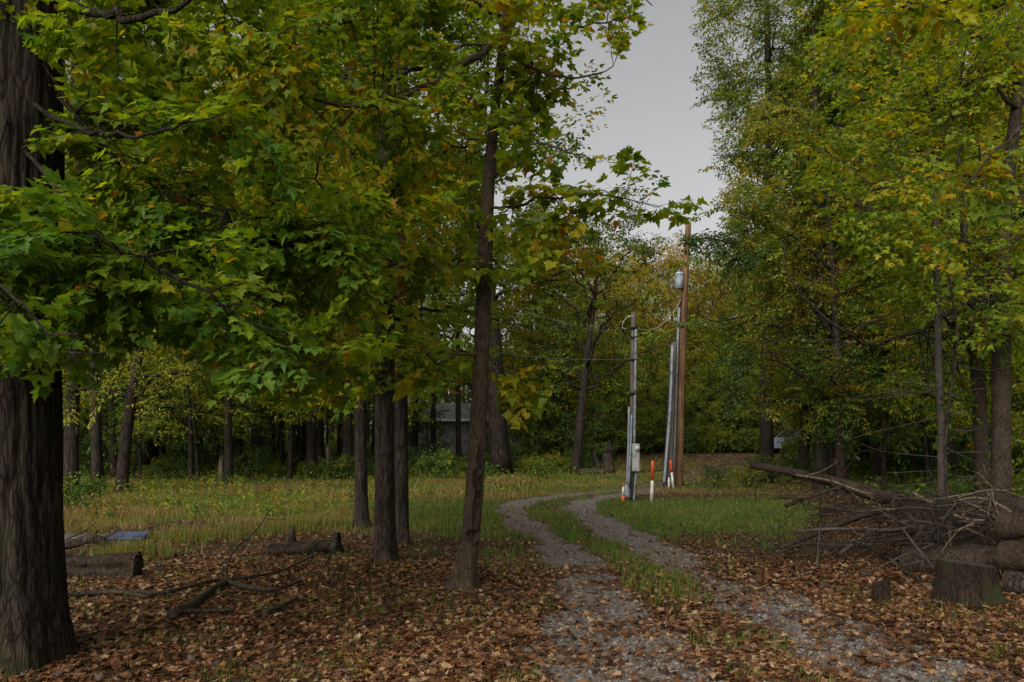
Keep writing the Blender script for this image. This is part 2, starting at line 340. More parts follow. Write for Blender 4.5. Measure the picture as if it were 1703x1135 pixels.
def open_strip(p):   # the cleared strip of sky over the driveway and its cable line
    hw = np.clip((p[1] - 9) * .14, 0, 2.3); return abs(p[0] - (.158 * p[1] + .15)) < hw and p[2] > 4.5

def gen_tree(h, cb, cr, nl, ntip, leaf, tpl, mu, sd, r0, seed, nt=7, ll=.5, nodes=4, droop=.0, twigs=True, world=None, lean=(0, 0), up=.5, shape=.55, strip=False, wild=.25):
    """procedural tree: trunk, limbs at the golden angle, sprays gathered round the limbs"""
    T = Tree(); T.bare = not twigs; o = np.zeros(3) if world is None else np.asarray(world, float); k = 7
    zs = np.linspace(0, h * .93, k); wander = np.cumsum(RNG.normal(0, .012 * h, (k, 2)), 0) * np.linspace(0, 1, k)[:, None]
    pts = [o + np.array([wander[i, 0] + lean[0] * zs[i], wander[i, 1] + lean[1] * zs[i], zs[i] - (.15 if i == 0 else 0)]) for i in range(k)]
    T.trunk(pts, r0 * (1 - np.linspace(0, 1, k)) ** .8 + .015, 10, 22, .12, .35, seed)
    ang = R(0, 6.28)
    tips = []
    for i in range(nl):
        t = (i + .5) / nl; z0 = cb + (h * .88 - cb) * t ** .9 * R(.92, 1.05); ang += 2.4 + RNG.normal(0, .25)
        rad = cr * (math.sin(math.pi * min(1, (shape + (1 - shape) * t))) ** .6 if shape < 1 else 1) * R(.75, 1.15) + .25
        p0, rr = T.trunk_at(o[2] + z0); e = p0 + np.array([math.cos(ang) * rad, math.sin(ang) * rad, rad * (up * (.4 + t) - droop)])
        mid = p0 + (e - p0) * .5 + np.array([0, 0, rad * .12]); T.limb([p0, mid, e], max(rr * .5, .012), .006, 12, .12, 5)
        for q in range(max(1, ntip // nl)):
            f = R(.25, 1.12); b = p0 + (e - p0) * f; tips.append(b + RNG.normal(0, 1, 3) * np.array([.26, .26, .2]) * rad * (.45 + .6 * f))
    for q in range(ntip // 12): tips.append(o + np.array([lean[0] * h, lean[1] * h, h * R(.85, 1.02)]) + RNG.normal(0, .16 * cr, 3))
    for p in tips:
        if p[2] - o[2] < cb * .6: continue
        if strip and open_strip(p): continue
        T.spray(p, leaf, tpl, mu, sd, nt, ll, nodes, ll * 2.6, .5, wild, .25, twigs)
    return T

# ------------------------------------------------------------------ the ground, its tracks and its cover
def gline(px): return np.array([G(a, b)[:2] for a, b in px])
TRK_L = crom(np.vstack([[2.0, 2.0], gline([(1080, 1135), (1030, 1060), (1000, 1000), (980, 960), (948, 930), (918, 900), (876, 872), (856, 857), (850, 848), (858, 839), (893, 830), (935, 824), (1000, 817), (1060, 810), (1115, 800), (1150, 788)])]), 90)
TRK_R = crom(np.vstack([[3.6, 2.0], gline([(1540, 1135), (1405, 1060), (1270, 1000), (1172, 960), (1108, 930), (1056, 900), (1005, 872), (978, 857), (966, 847), (966, 839), (985, 832), (1015, 826), (1060, 818), (1110, 807), (1150, 797)])]), 90)
TURN = np.array([G(a, b)[:2] for a, b in [(1128, 800), (1160, 772), (1160, 757), (1300, 756), (1300, 774), (1225, 784), (1165, 806)]])
def masks(P):
    x, y = P[:, 0], P[:, 1]; n = fbm(x * 1.3, y * 1.3, 5) - .5; n2 = fbm(x * .45, y * .45, 9) - .5
    dl = seg_dist(P, TRK_L); dr = seg_dist(P, TRK_R); d = np.minimum(dl, dr)
    wdt = .38 + .30 * sm(10, 5.5, y)
    gr = 1 - sm(wdt - .24, wdt + .24, d + n * .75); gr = gr * (1 - .45 * sm(22, 27, y)) ; gr = np.maximum(gr, pip(P, TURN) * (.42 + n))
    xr = np.interp(y, TRK_R[:, 1], TRK_R[:, 0]); xl = np.interp(y, TRK_L[:, 1], TRK_L[:, 0])
    lawn_r = sm(10.0, 16.0, y + n2 * 4 + n * 5) * (1 - sm(20.5, 23.5, y + n2 * 2)) * (x > xr) * (1 - sm(.34, .40, x / np.maximum(y, 1) + n * .05))
    lawn_l = sm(12.0, 16.0, y + n * 5) * (1 - sm(19.5, 23, y + n2 * 3)) * (x < xl) * sm(-.22, -.14, x / np.maximum(y, 1) + n2 * .06)
    mid = (x > xl) * (x < xr) * sm(7.0, 10.5, y + n * 3) * .85 * (.7 + n * 2)
    verge = (x < xl) * (x > xl - 1.6) * sm(7, 12, y) * .25 * (n > 0)
    lawn = np.clip(np.maximum.reduce([lawn_r, lawn_l, mid, verge]), 0, 1) * (1 - gr)
    med = sm(13.4, 17.8, y + n * 6.5 + n2 * 2 + np.clip(-x - 6, 0, 20) * .10) * (1 - sm(37, 42, y)) * (x < np.maximum(xl - .5, .6 * (y - 25))) * (1 - lawn) * (1 - gr)
    med2 = sm(23.5, 25, y + n2) * (1 - sm(42, 48, y)) * (x > 1) * .6 * (1 - gr) * (1 - lawn)
    return np.clip(gr, 0, 1), lawn, np.clip(np.maximum(med, med2), 0, 1)
yy = np.concatenate([np.arange(-30, 3, 1.), np.arange(3, 16, .1), np.arange(16, 42, .22), np.arange(42, 80, 1.), np.geomspace(80, 900, 24)])
xx = np.concatenate([-np.geomspace(900, 22, 24), np.arange(-21, -8, .4), np.arange(-8, 8, .12), np.arange(8, 21, .3), np.geomspace(22, 900, 24)])
gx, gy = np.meshgrid(xx, yy); P2 = np.column_stack([gx.ravel(), gy.ravel()]); mg, ml, mm = masks(P2)
zz = gz(P2[:, 0], P2[:, 1]) - .035 * mg + .012 * (fbm(P2[:, 0] * 6, P2[:, 1] * 6, 21) - .5) * (P2[:, 1] < 18)
g = MB(); nx = len(xx); i = np.arange(len(yy) - 1)[:, None] * nx + np.arange(nx - 1)[None]
g.add(np.column_stack([P2, zz]), np.stack([i, i + 1, i + nx + 1, i + nx], -1).reshape(-1, 4), None, 0, True)
m, t, o = M('forest_floor'); L = t.links; tc = nd(t, 'ShaderNodeTexCoord')
def A_(nm): return nd(t, 'ShaderNodeAttribute', attribute_name=nm).outputs['Fac']
def N_(sc, det=5.0): n = nd(t, 'ShaderNodeTexNoise', Scale=sc, Detail=det, Roughness=.65); L.new(tc.outputs['Object'], n.inputs['Vector']); return n.outputs['Fac']
vo = nd(t, 'ShaderNodeTexVoronoi', Scale=16.0); L.new(tc.outputs['Object'], vo.inputs['Vector'])
lit = mixc(t, .55, ramp(t, [(.25, (.014, .010, .007)), (.5, (.034, .021, .012)), (.75, (.065, .04, .022))], N_(9)).outputs[0], ramp(t, [(0, (.016, .011, .007)), (.35, (.05, .026, .013)), (.7, (.08, .048, .025)), (1, (.03, .018, .010))], vo.outputs['Color']).outputs[0])
vg = nd(t, 'ShaderNodeTexVoronoi', Scale=55.0); L.new(tc.outputs['Object'], vg.inputs['Vector'])
grav = mixc(t, .5, ramp(t, [(.3, (.052, .045, .038)), (.7, (.155, .136, .116))], N_(40)).outputs[0], ramp(t, [(0, (.046, .04, .034)), (.5, (.14, .122, .105)), (1, (.22, .2, .175))], vg.outputs['Color']).outputs[0])
lawn = ramp(t, [(.3, (.035, .055, .014)), (.55, (.06, .095, .02)), (.8, (.10, .10, .04))], N_(7)).outputs[0]
med = ramp(t, [(.28, (.045, .05, .014)), (.5, (.10, .085, .024)), (.72, (.12, .066, .025))], N_(1.6)).outputs[0]
brk = nd(t, 'ShaderNodeMath', operation='MULTIPLY_ADD'); L.new(N_(14), brk.inputs[0]); brk.inputs[1].default_value = .9; brk.inputs[2].default_value = -.45
def msk(a):
    s_ = nd(t, 'ShaderNodeMath', operation='ADD', use_clamp=True); L.new(A_(a), s_.inputs[0]); L.new(brk.outputs[0], s_.inputs[1])
    return ramp(t, [(.3, (0, 0, 0)), (.7, (1, 1, 1))], s_.outputs[0]).outputs[0]
c = mixc(t, msk('meadow'), lit, med); c = mixc(t, msk('lawn'), c, lawn); c = mixc(t, msk('gravel'), c, grav)
bp = nd(t, 'ShaderNodeBump', Strength=.8, Distance=.02); L.new(N_(30), bp.inputs['Height'])
p = nd(t, 'ShaderNodeBsdfPrincipled', Roughness=.92); p.inputs['Specular IOR Level'].default_value = .15; L.new(c, p.inputs['Base Color']); L.new(bp.outputs[0], p.inputs['Normal']); L.new(p.outputs[0], o.inputs[0])
ground = g.build('ground', m); tag(ground, kind='structure')
for nm, v in (('gravel', mg), ('lawn', ml), ('meadow', mm)):
    at = ground.data.attributes.new(nm, 'FLOAT', 'POINT'); at.data.foreach_set('value', v.astype(np.float32))

def scatter(n, y0, y1, half=.74, pw=1.0, pad=.8):
    """points spread evenly over what one sees of the ground"""
    u = R(0, 1, n); y = y0 * (y1 / y0) ** u if pw == 1 else (y0 ** (1 - pw) + u * (y1 ** (1 - pw) - y0 ** (1 - pw))) ** (1 / (1 - pw))
    x = R(-1, 1, n) * (half * y + pad); return np.column_stack([x, y])

# fallen leaves
def litter(n, y0, y1, tpl, size, pw, seed_keep):
    P = scatter(n, y0, y1, .72, pw, 1.0); a, b, c = masks(P); cl = fbm(P[:, 0] * 1.1, P[:, 1] * 1.1, 31)
    pr = (1 - (.70 + .24 * (fbm(P[:, 0] * 2.2, P[:, 1] * 2.2, 93) > .5)) * sm(.3, .8, a)) * (1 - .3 * b) * (1 - .85 * c) * np.clip((cl - .14) * 2.1, .3, 1); k = R(0, 1, n) < pr * seed_keep; P = P[k]; a = a[k]; n = len(P)
    z = gz(P[:, 0], P[:, 1]) - .035 * a + R(.004, .035, n); th = R(0, 6.283, n); D = np.column_stack([np.cos(th), np.sin(th), RNG.normal(0, .28, n)])
    N = nrm(np.column_stack([RNG.normal(0, .24, n), RNG.normal(0, .24, n), np.ones(n)]))
    tn = np.clip(RNG.normal(.48, .25, n) + (fbm(P[:, 0] * .5, P[:, 1] * .5, 77)[:] - .5) * .4, 0, .93); y_ = R(0, 1, n) < .03; tn[y_] = R(.94, 1, y_.sum())
    d = MB(); d.leaves(tpl, np.column_stack([P, z]) - D * size * .5, D, N, size * R(.5, 1.25, n), tn, RNG.normal(0, 1.3, n) + .3); return d
lv = litter(125000, 4.0, 10.5, MAPLE_LO, .064, 0.6, 1.0); far = litter(115000, 10.0, 62, OVATE, .080, 1.15, .9)
Pf = scatter(60000, 4.2, 20, .66, .9); af = masks(Pf)[0]; Pf = Pf[R(0, 1, len(Pf)) < .25 + .6 * af]; nf = len(Pf); th = R(0, 6.283, nf); Nf = nrm(RNG.normal(0, .3, (nf, 3)) + [0, 0, 1])
lv.leaves(LANCE, np.column_stack([Pf, gz(Pf[:, 0], Pf[:, 1]) - .03 * masks(Pf)[0] + R(.004, .02, nf)]), np.column_stack([np.cos(th), np.sin(th), RNG.normal(0, .2, nf)]), Nf, R(.015, .05, nf), np.clip(RNG.normal(.45, .22, nf), 0, .92), RNG.normal(0, 2, nf))
lv.add(np.vstack(far.v), [f[0] for f in far.f], None, 0); lv.t[-1] = far.t[0]
tag(lv.build('fallen_leaves', L_DEAD), 'brown and rust fallen maple leaves covering the forest floor', 'leaves', kind='stuff')

# leaves strewn on the turnaround gravel, tinted pale to stand in for daylight
q = np.column_stack([R(TURN[:, 0].min(), TURN[:, 0].max(), 16000), R(TURN[:, 1].min(), TURN[:, 1].max(), 16000)]); q = q[pip(q, TURN)]; n = len(q); th = R(0, 6.283, n); d = MB()
d.leaves(OVATE, np.column_stack([q, gz(q[:, 0], q[:, 1]) + .02]), np.column_stack([np.cos(th), np.sin(th), RNG.normal(0, .15, n)]), nrm(RNG.normal(0, .2, (n, 3)) + [0, 0, 1]), R(.05, .13, n), np.clip(RNG.normal(.80, .13, n), 0, .93), np.ones(n))
tag(d.build('turnaround_leaves', L_DEAD), 'fallen leaves strewn over the gravel turnaround, daylight put into their pale tint', 'leaves', kind='stuff')
# grass
def blades(P, h, wdt, tint, lean=.35):
    n = len(P); z = gz(P[:, 0], P[:, 1]); th = R(0, 6.283, n); d = np.column_stack([np.cos(th), np.sin(th), np.zeros(n)]); s = np.column_stack([-np.sin(th), np.cos(th), np.zeros(n)])
    b = np.column_stack([P, z - .01]); l = (np.abs(RNG.normal(0, lean, n)) * h)[:, None]; h = h[:, None]; wdt = wdt[:, None]; up = np.array([0, 0, 1.])
    V = np.stack([b - s * wdt, b + s * wdt, b + d * l * .35 + up * h * .6 - s * wdt * .7, b + d * l * .35 + up * h * .6 + s * wdt * .7, b + d * l + up * h * .97], 1)
    mb = MB(); i = np.arange(n)[:, None] * 5; mb.add(V, [np.hstack([i, i + 1, i + 3, i + 2]), np.hstack([i + 2, i + 3, i + 4])], None); mb.t = [tint, tint]; return mb
P = scatter(190000, 6.5, 25, .70, 1.25); a, b, c = masks(P); k = (R(0, 1, len(P)) < b * 1.0) & (a < .5); P = P[k]; n = len(P)
tag(blades(P, R(.04, .13, n) * (1 + .5 * fbm(P[:, 0], P[:, 1], 4)), .0022 + P[:, 1] * .00022, np.clip(RNG.normal(.36, .15, n) + (fbm(P[:, 0] * .8, P[:, 1] * .8, 8) - .5) * .5, 0, .9)).build('lawn_grass', L_GRASS), 'short green grass beside and between the wheel tracks', 'grass', kind='stuff')
P = scatter(230000, 13.8, 46, .72, 1.0); a, b, c = masks(P); k = (R(0, 1, len(P)) < c); P = P[k]; n = len(P); big = fbm(P[:, 0] * .4, P[:, 1] * .4, 14)
tn = np.clip(.66 + .22 * sm(18, 14.5, P[:, 1]) - .16 * sm(22, 33, P[:, 1]) + (big - .5) * 1.3 + RNG.normal(0, .15, n) + .12 * sm(3, 9, P[:, 0]), .05, 1)
tn = np.clip(tn + .30 * (fbm(P[:, 0] * .9, P[:, 1] * .25, 91) - .5) * 1.6, .05, 1)
tag(blades(P, (.06 + .24 * big ** 1.6) * R(.5, 1.3, n) * (1 - .45 * (P[:, 0] > 1)), .0028 + P[:, 1] * .0003, tn, .5).build('meadow_grass', L_GRASS), 'tall yellowing grass of the clearing before the woods', 'grass', kind='stuff')
# tussocks along the edge of the clearing and weeds in the litter
Pt = []
for px, py, n_, sp in [(500, 882, 900, .22), (390, 893, 500, .2), (470, 886, 500, .3), (330, 900, 350, .3), (215, 925, 550, .22), (180, 935, 300, .16), (265, 925, 200, .2), (560, 878, 420, .25), (290, 897, 350, .3), (690, 885, 300, .3), (420, 888, 350, .3), (120, 888, 300, .3), (530, 880, 300, .2)]:
    q = G(px, py); Pt.append(q[:2] + RNG.normal(0, sp, (n_, 2)))
P = np.vstack(Pt); n = len(P)
tag(blades(P, R(.08, .32, n), np.full(n, .0045), np.clip(RNG.normal(.58, .24, n), 0, 1), .45).build('tussock_grass', L_GRASS), 'long grass tussocks where the leaf litter meets the clearing', 'grass', kind='stuff')
P = scatter(26000, 5, 13, .7, 1.0); a, b, c = masks(P); k = (fbm(P[:, 0] * 1.7, P[:, 1] * 1.7, 66) > .57) & (a < .4); P = P[k]; n = len(P)
tag(blades(P, R(.03, .12, n), np.full(n, .0035), np.clip(RNG.normal(.32, .14, n), 0, .8), .6).build('sparse_grass', L_GRASS), 'thin green grass showing through the leaf litter', 'grass', kind='stuff')
P = scatter(12000, 14.5, 44, .72, 1.0); a, b, c = masks(P); k = (c > .4) & (fbm(P[:, 0] * .8, P[:, 1] * .8, 44) > .5); P = P[k]; n = len(P); mb = MB(); k_ = 5
B_ = np.repeat(np.column_stack([P, gz(P[:, 0], P[:, 1])]), k_, 0); hh = np.repeat(R(.15, .6, n), k_) * np.tile(np.linspace(.3, 1, k_), n); B_[:, 2] += hh; D = nrm(RNG.normal(0, 1, (n * k_, 3)) + [0, 0, .4])
mb.leaves(OVATE, B_, D, nrm(RNG.normal(0, .5, (n * k_, 3)) + [0, -.2, 1]), R(.05, .11, n * k_), np.clip(np.repeat(RNG.normal(.42, .22, n), k_), 0, .97), np.ones(n * k_))
tag(mb.build('meadow_weeds', L_FINE), 'leafy weeds among the tall grass of the clearing', 'weeds', kind='stuff')
# gravel
P = scatter(90000, 4.5, 20, .62, 1.0); a, b, c = masks(P); k = (a > .45); P = P[k]; n = len(P); st = MB()
o8 = np.array([[1, 0, 0], [0, 1, 0], [-1, 0, 0], [0, -1, 0], [0, 0, 1.]]); r_ = R(.007, .019, n); r_[R(0, 1, n) < .04] *= 1.8
V = np.column_stack([P, gz(P[:, 0], P[:, 1]) - .035 * masks(P)[0]])[:, None] + (o8[None] * R(.55, 1.3, (n, 5, 1)) * [1, 1, .75]) * r_[:, None, None]
i = np.arange(n)[:, None, None] * 5; st.add(V, (i + np.array([[0, 1, 4], [1, 2, 4], [2, 3, 4], [3, 0, 4]])).reshape(-1, 3), np.repeat(R(0, 1, n), 4))
m, t, o = M('gravel_stone'); at = nd(t, 'ShaderNodeAttribute', attribute_name='tint'); r = ramp(t, [(0, (.032, .027, .023)), (.6, (.105, .09, .077)), (.95, (.19, .17, .15))], at.outputs['Fac']); p = nd(t, 'ShaderNodeBsdfPrincipled', Roughness=.85); t.links.new(r.outputs[0], p.inputs['Base Color']); t.links.new(p.outputs[0], o.inputs[0])
tag(st.build('gravel', m), 'grey gravel stones in the two wheel tracks', 'gravel', kind='stuff')

# ------------------------------------------------------------------ the near trees, left
def hero_trunk(T, path, n, sides, rad, ridges, depth, seed, flare=.5, roots=0, scar=None):
    c = crom(np.column_stack([path, rad]), n); P, r = c[:, :3], c[:, 3]; h = P[:, 2] - P[0, 2]; th = np.arange(sides) / sides * 2 * np.pi
    TH, H = np.meshgrid(th, h); warp = (fbm(H * 1.3, TH * 0 + 3, seed, 3) - .5) * .9
    def rn(k, zs, sd): a = (TH + warp * .25) * k / 6.2832; return vnoise(a + 50, H * zs, sd) * (1 - sm(5.6, 6.283, TH)) + vnoise(a + 50 - k, H * zs, sd) * sm(5.6, 6.283, TH)
    rid = 1 - np.abs(2 * rn(ridges, 1.1, seed) - 1); rid2 = 1 - np.abs(2 * rn(ridges * 2.3, 2.6, seed + 3) - 1)
    fl = 1 + flare * np.exp(-H / (rad[0] * 1.5)) * (1 + (.55 * np.cos(TH * roots + seed) + .3 * np.cos(TH * (roots - 2) + 1) if roots else 0))
    rr = r[:, None] * fl * (1 + .05 * (vnoise(np.cos(TH) * 1.3 + 9, H * .8 + np.sin(TH), seed) - .5)) - depth * (rid ** 3) - depth * .4 * rid2 ** 3
    sc = np.zeros_like(rr)
    for (z0, a0, dz, da, dp) in (scar or []):
        dd = ((H - z0) / dz) ** 2 + (((TH - a0 + np.pi) % (2 * np.pi) - np.pi) / da) ** 2 + (vnoise(TH * 9, H * 14, seed + 5) - .5) * .9
        q = 1 - sm(.55, 1.0, dd); rr = rr - dp * q + dp * .7 * (sm(.7, 1.1, dd) * (1 - sm(1.1, 2.2, dd))); sc = np.maximum(sc, q * .9)
    V = P[:, None] + np.stack([np.cos(TH), np.sin(TH), TH * 0], -1) * rr[..., None]
    i = np.arange(n - 1)[:, None] * sides; j = np.arange(sides)[None]; k = (j + 1) % sides
    T.tr.add(V, np.stack([i + j, i + k, i + sides + k, i + sides + j], -1).reshape(-1, 4), None, 0, True); T.tp = P; T.trr = r; T.scar = sc.ravel()
def put_scar(root, T):
    me = [c for c in root.children if c.name.startswith('trunk')][0].data; at = me.attributes.new('scar', 'FLOAT', 'POINT'); v = np.zeros(len(me.vertices), np.float32); v[:len(T.scar)] = T.scar; at.data.foreach_set('value', v)
WP = lambda *a: [W(*q) for q in a]

A = Tree(); x0 = (4 - CX) / F * 5.8
hero_trunk(A, np.array([[x0, 5.8, -.12], [x0, 5.8, .5], [x0 + .01, 5.8, 2], [x0 + .03, 5.82, 4], [x0 + .08, 5.9, 8], [x0, 6.1, 13]]), 300, 150, np.array([.38, .38, .375, .365, .32, .2]), 44, .024, 4, .34, 5)
A.limb(WP((30, 160, 5.75), (130, 213, 5.3), (190, 224, 5.1), (250, 222, 4.9), (310, 207, 4.8), (372, 188, 4.7)), .017, .004, 20, .03)
A.limb(WP((60, 110, 5.9), (150, 215, 5.7), (215, 275, 5.6), (300, 325, 5.5), (420, 360, 5.6), (545, 372, 5.8)), .017, .004, 22, .03)
A.limb(WP((40, 250, 5.6), (150, 380, 4.6), (330, 480, 4.6), (450, 545, 4.7), (540, 610, 5.0)), .016, .004, 20, .04)
A.limb(WP((10, 200, 5.5), (-60, 390, 4.4), (0, 470, 3.9), (90, 540, 3.7), (160, 590, 3.7)), .012, .004, 18, .04)
A.limb(WP((40, -60, 5.8), (150, 10, 5.2), (260, 20, 5.0), (380, -10, 5.0)), .04, .008, 14, .06)
A.limb(WP((60, -250, 5.8), (260, -140, 6.0), (400, -10, 6.4), (440, 70, 6.5), (480, 150, 6.6)), .05, .008, 18, .05)
A.limb(WP((60, -200, 5.8), (200, -80, 6.6), (330, 60, 7.0), (430, 200, 7.2)), .04, .008, 18, .05)
for q in region([(-80, 330), (200, 330), (420, 420), (545, 590), (480, 650), (280, 590), (150, 610), (40, 640), (-80, 660)], 4.5, 5.9, 66): A.spray(q, .074, MAPLE, R(.33, .47), .07, 10, .33, 5, 1.0, .2)
for q in region([(200, 320), (640, 320), (650, 600), (520, 670), (300, 600), (200, 480)], 5.6, 7.6, 56): A.spray(q, .084, MAPLE, R(.38, .54), .08, 9, .36, 5, 1.0, .22)
for q in region([(-60, 520), (120, 520), (140, 590), (60, 610), (-60, 610)], 3.9, 4.4, 4): A.spray(q, .09, MAPLE, .36, .06, 7, .28, 3, .8, .22)
for q in region([(-80, -50), (430, -50), (480, 330), (250, 330), (110, 330), (120, 70), (-80, 50)], 4.9, 6.4, 34): A.spray(q, .082, MAPLE, R(.38, .52), .09, 9, .36, 5, 1.1, .22)
for q in region([(120, -50), (520, -50), (560, 400), (300, 420), (110, 330)], 6.0, 7.8, 50): A.spray(q, .085, MAPLE, R(.42, .58), .09, 9, .36, 4, 1.1, .28)
for q in region([(-60, 330), (140, 340), (110, 420), (-60, 430)], 4.2, 5.1, 6): A.spray(q, .10, MAPLE, .33, .06, 8, .34, 3)
for a_, l_, z_ in [(-1.2, 5, 6.2), (-.4, 5.5, 7), (-2.2, 4, 6.6), (.3, 5, 7.6), (-1.7, 6, 7.8), (-.8, 6.5, 8.6), (-2.8, 4, 8)]:
    p0, r0 = A.trunk_at(z_); e = p0 + np.array([math.cos(a_) * l_, math.sin(a_) * l_, 1.2]); A.limb([p0, p0 + (e - p0) * .5 + [0, 0, .5], e], .07, .01, 16, .08)
for k in range(70): A.spray([R(-8, .5), R(2.2, 7.0), R(6.6, 9.2)], .14, MAPLE_LO, .36, .08, 9, .5, 4, 1.4)
A.finish('maple_tree', 'massive dark furrowed trunk at the left edge with low leafy boughs', 'tree', None, B_HERO, L_MAPLE)

Bt = Tree(); Y = 8.65
pp = np.array([W(768, 985, Y), W(772, 955, Y), W(781, 900, Y), W(790, 800, Y), W(800, 600, Y), W(808, 400, Y), W(813, 300, Y), W(822, 200, Y + .1), W(838, 60, Y + .2), W(848, -60, Y + .3), W(850, -300, Y + .5)])
hero_trunk(Bt, pp, 240, 72, np.array([.118, .116, .1, .1, .086, .078, .068, .058, .05, .042, .02]), 16, .004, 11, .75, 4,
           [(.62, 4.95, .07, .65, .035), (.95, 5.05, .24, .34, .028), (1.22, 4.9, .13, .5, .03), (1.45, 5.15, .15, .34, .026), (1.15, 5.5, .3, .24, .02), (2.75, 4.6, .035, .35, .01), (3.3, 4.5, .03, .3, .008)])
for z, a in ((2.4, .0), (2.9, .4), (3.7, -.5)):
    pass
Bt.limb(WP((838, 60, 8.8), (760, 112, 8.3), (692, 153, 7.9), (640, 172, 7.6), (590, 180, 7.4), (520, 165, 7.1)), .042, .012, 20, .03, 8)
Bt.limb(WP((592, 180, 7.4), (545, 230, 7.3), (527, 275, 7.2), (535, 310, 7.2), (575, 365, 7.3), (650, 402, 7.5)), .016, .005, 18, .04)
Bt.limb(WP((815, 345, 8.6), (850, 345, 8.4), (920, 328, 8.2), (1000, 326, 8.2), (1090, 345, 8.3)), .018, .004, 16, .04)
Bt.limb(WP((798, 592, 8.6), (755, 592, 8.4), (728, 606, 8.2), (690, 585, 8.1), (600, 560, 8.0)), .018, .004, 18, .05)
Bt.limb(WP((836, 80, 8.7), (890, 118, 8.4), (960, 130, 8.3), (1020, 110, 8.3)), .02, .005, 14, .05)
Bt.limb(WP((842, 20, 8.8), (905, 30, 8.9), (980, 45, 9.0), (1070, 20, 9.0)), .02, .005, 14, .05)
Bt.limb(WP((846, -50, 8.8), (930, -80, 8.9), (1020, -40, 9.0), (1085, 10, 9.1)), .02, .005, 14, .05)
Bt.limb(WP((824, 200, 8.7), (880, 225, 8.3), (940, 250, 8.0), (1000, 270, 8.0)), .018, .004, 14, .05)
Bt.limb(WP((840, 40, 8.8), (740, -20, 8.2), (600, 20, 8.0), (480, 60, 7.9)), .03, .006, 16, .06)
Bt.limb(WP((808, 420, 8.6), (850, 455, 8.9), (900, 470, 9.2), (980, 460, 9.4)), .014, .004, 14, .05)
Bt.limb(WP((806, 440, 8.6), (720, 430, 8.4), (640, 440, 8.3), (540, 480, 8.2)), .018, .004, 14, .06)
Bt.limb(WP((796, 640, 8.6), (830, 610, 8.9), (870, 620, 9.1), (910, 640, 9.2)), .012, .004, 12, .05)
for q in region([(430, -50), (860, -50), (860, 120), (800, 330), (560, 400), (430, 300)], 6.9, 9.2, 58): Bt.spray(q, .095, MAPLE, R(.42, .55), .08, 9, .36, 4, 1.1, .3)
for q in region([(840, -50), (1075, -50), (1060, 20), (1030, 70), (985, 140), (930, 165), (860, 280), (830, 200)], 8.0, 9.2, 32): Bt.spray(q, .095, MAPLE, .52, .08, 8, .34, 3)
for q in region([(840, 240), (930, 230), (1000, 300), (1075, 345), (1050, 395), (960, 440), (850, 470)], 7.9, 9.3, 14): Bt.spray(q, .115, MAPLE, .56, .09, 8, .3, 3, .9)
for q in region([(1020, 240), (1060, 275), (1090, 320), (1040, 300)], 8.0, 8.4, 3): Bt.spray(q, .115, MAPLE, .5, .09, 5, .2, 2, .6)
for q in [W(1150, 338, 8.5), W(1120, 350, 8.4)]: Bt.spray(q, .115, MAPLE, .5, .09, 5, .2, 2, .6)
for q in region([(480, 420), (800, 420), (800, 520), (640, 600), (520, 520)], 7.9, 8.5, 10): Bt.spray(q, .115, MAPLE, .54, .08, 8, .32, 3)
for q in region([(820, 590), (920, 640), (900, 690), (850, 690), (820, 650)], 8.7, 9.4, 6): Bt.spray(q, .105, MAPLE, .58, .09, 7, .25, 3, .7)
for q in region([(600, 560), (790, 590), (780, 650), (640, 640)], 7.9, 8.5, 4): Bt.spray(q, .105, MAPLE, .58, .09, 7, .28, 3, .8)
rB = Bt.finish('maple_tree', 'slender grey maple with dark bark scars beside the left wheel track', 'tree', None, B_GREY, L_MAPLE); put_scar(rB, Bt)

C = Tree(); Y = 10.6
hero_trunk(C, np.array([W(640, 942, Y), W(640, 920, Y), W(640, 800, Y), W(640, 600, Y), W(643, 300, Y), W(645, 0, Y), W(650, -300, Y)]), 220, 72, np.array([.145, .145, .138, .135, .12, .1, .06]), 18, .010, 5, .35, 4)
for z, a, l, dr in [(2.6, 2.6, 2.0, -.1), (3.2, .4, 1.7, .1), (3.6, 4.2, 2.2, .1), (4.2, 3.3, 2.6, .2), (4.8, 5.4, 2.2, .3), (5.2, 1.2, 2.0, .4), (5.9, 2.9, 2.8, .5), (6.4, .0, 2.0, .5), (6.8, 4.6, 2.6, .6), (7.5, 3.6, 2.4, .9)]:
    p0, r0 = C.trunk_at(z); e = p0 + np.array([math.cos(a) * l, math.sin(a) * l * .8, dr]); C.limb([p0, p0 + (e - p0) * .5 + [0, 0, .2], e], .03, .006, 14, .08)
for q in region([(420, 180), (760, 150), (800, 400), (780, 560), (680, 640), (540, 640), (440, 600)], 9.0, 12.0, 84): C.spray(q, .115, MAPLE_LO, R(.42, .62), .09, 8, .34, 3)
for q in region([(420, -50), (900, -50), (880, 150), (420, 180)], 9.5, 12.5, 44): C.spray(q, .12, MAPLE_LO, R(.38, .58), .09, 8, .36, 3)
C.finish('maple_tree', 'straight dark trunk standing in front of its twin left of the scarred maple', 'tree', None, B_DARK, L_MAPLE)
C2 = Tree(); Y = 12.3
hero_trunk(C2, np.array([W(668, 912, Y), W(668, 890, Y), W(667, 700, Y), W(666, 400, Y), W(672, 0, Y), W(680, -250, Y)]), 160, 56, np.array([.115, .113, .107, .1, .07, .03]), 16, .010, 8, .4, 4)
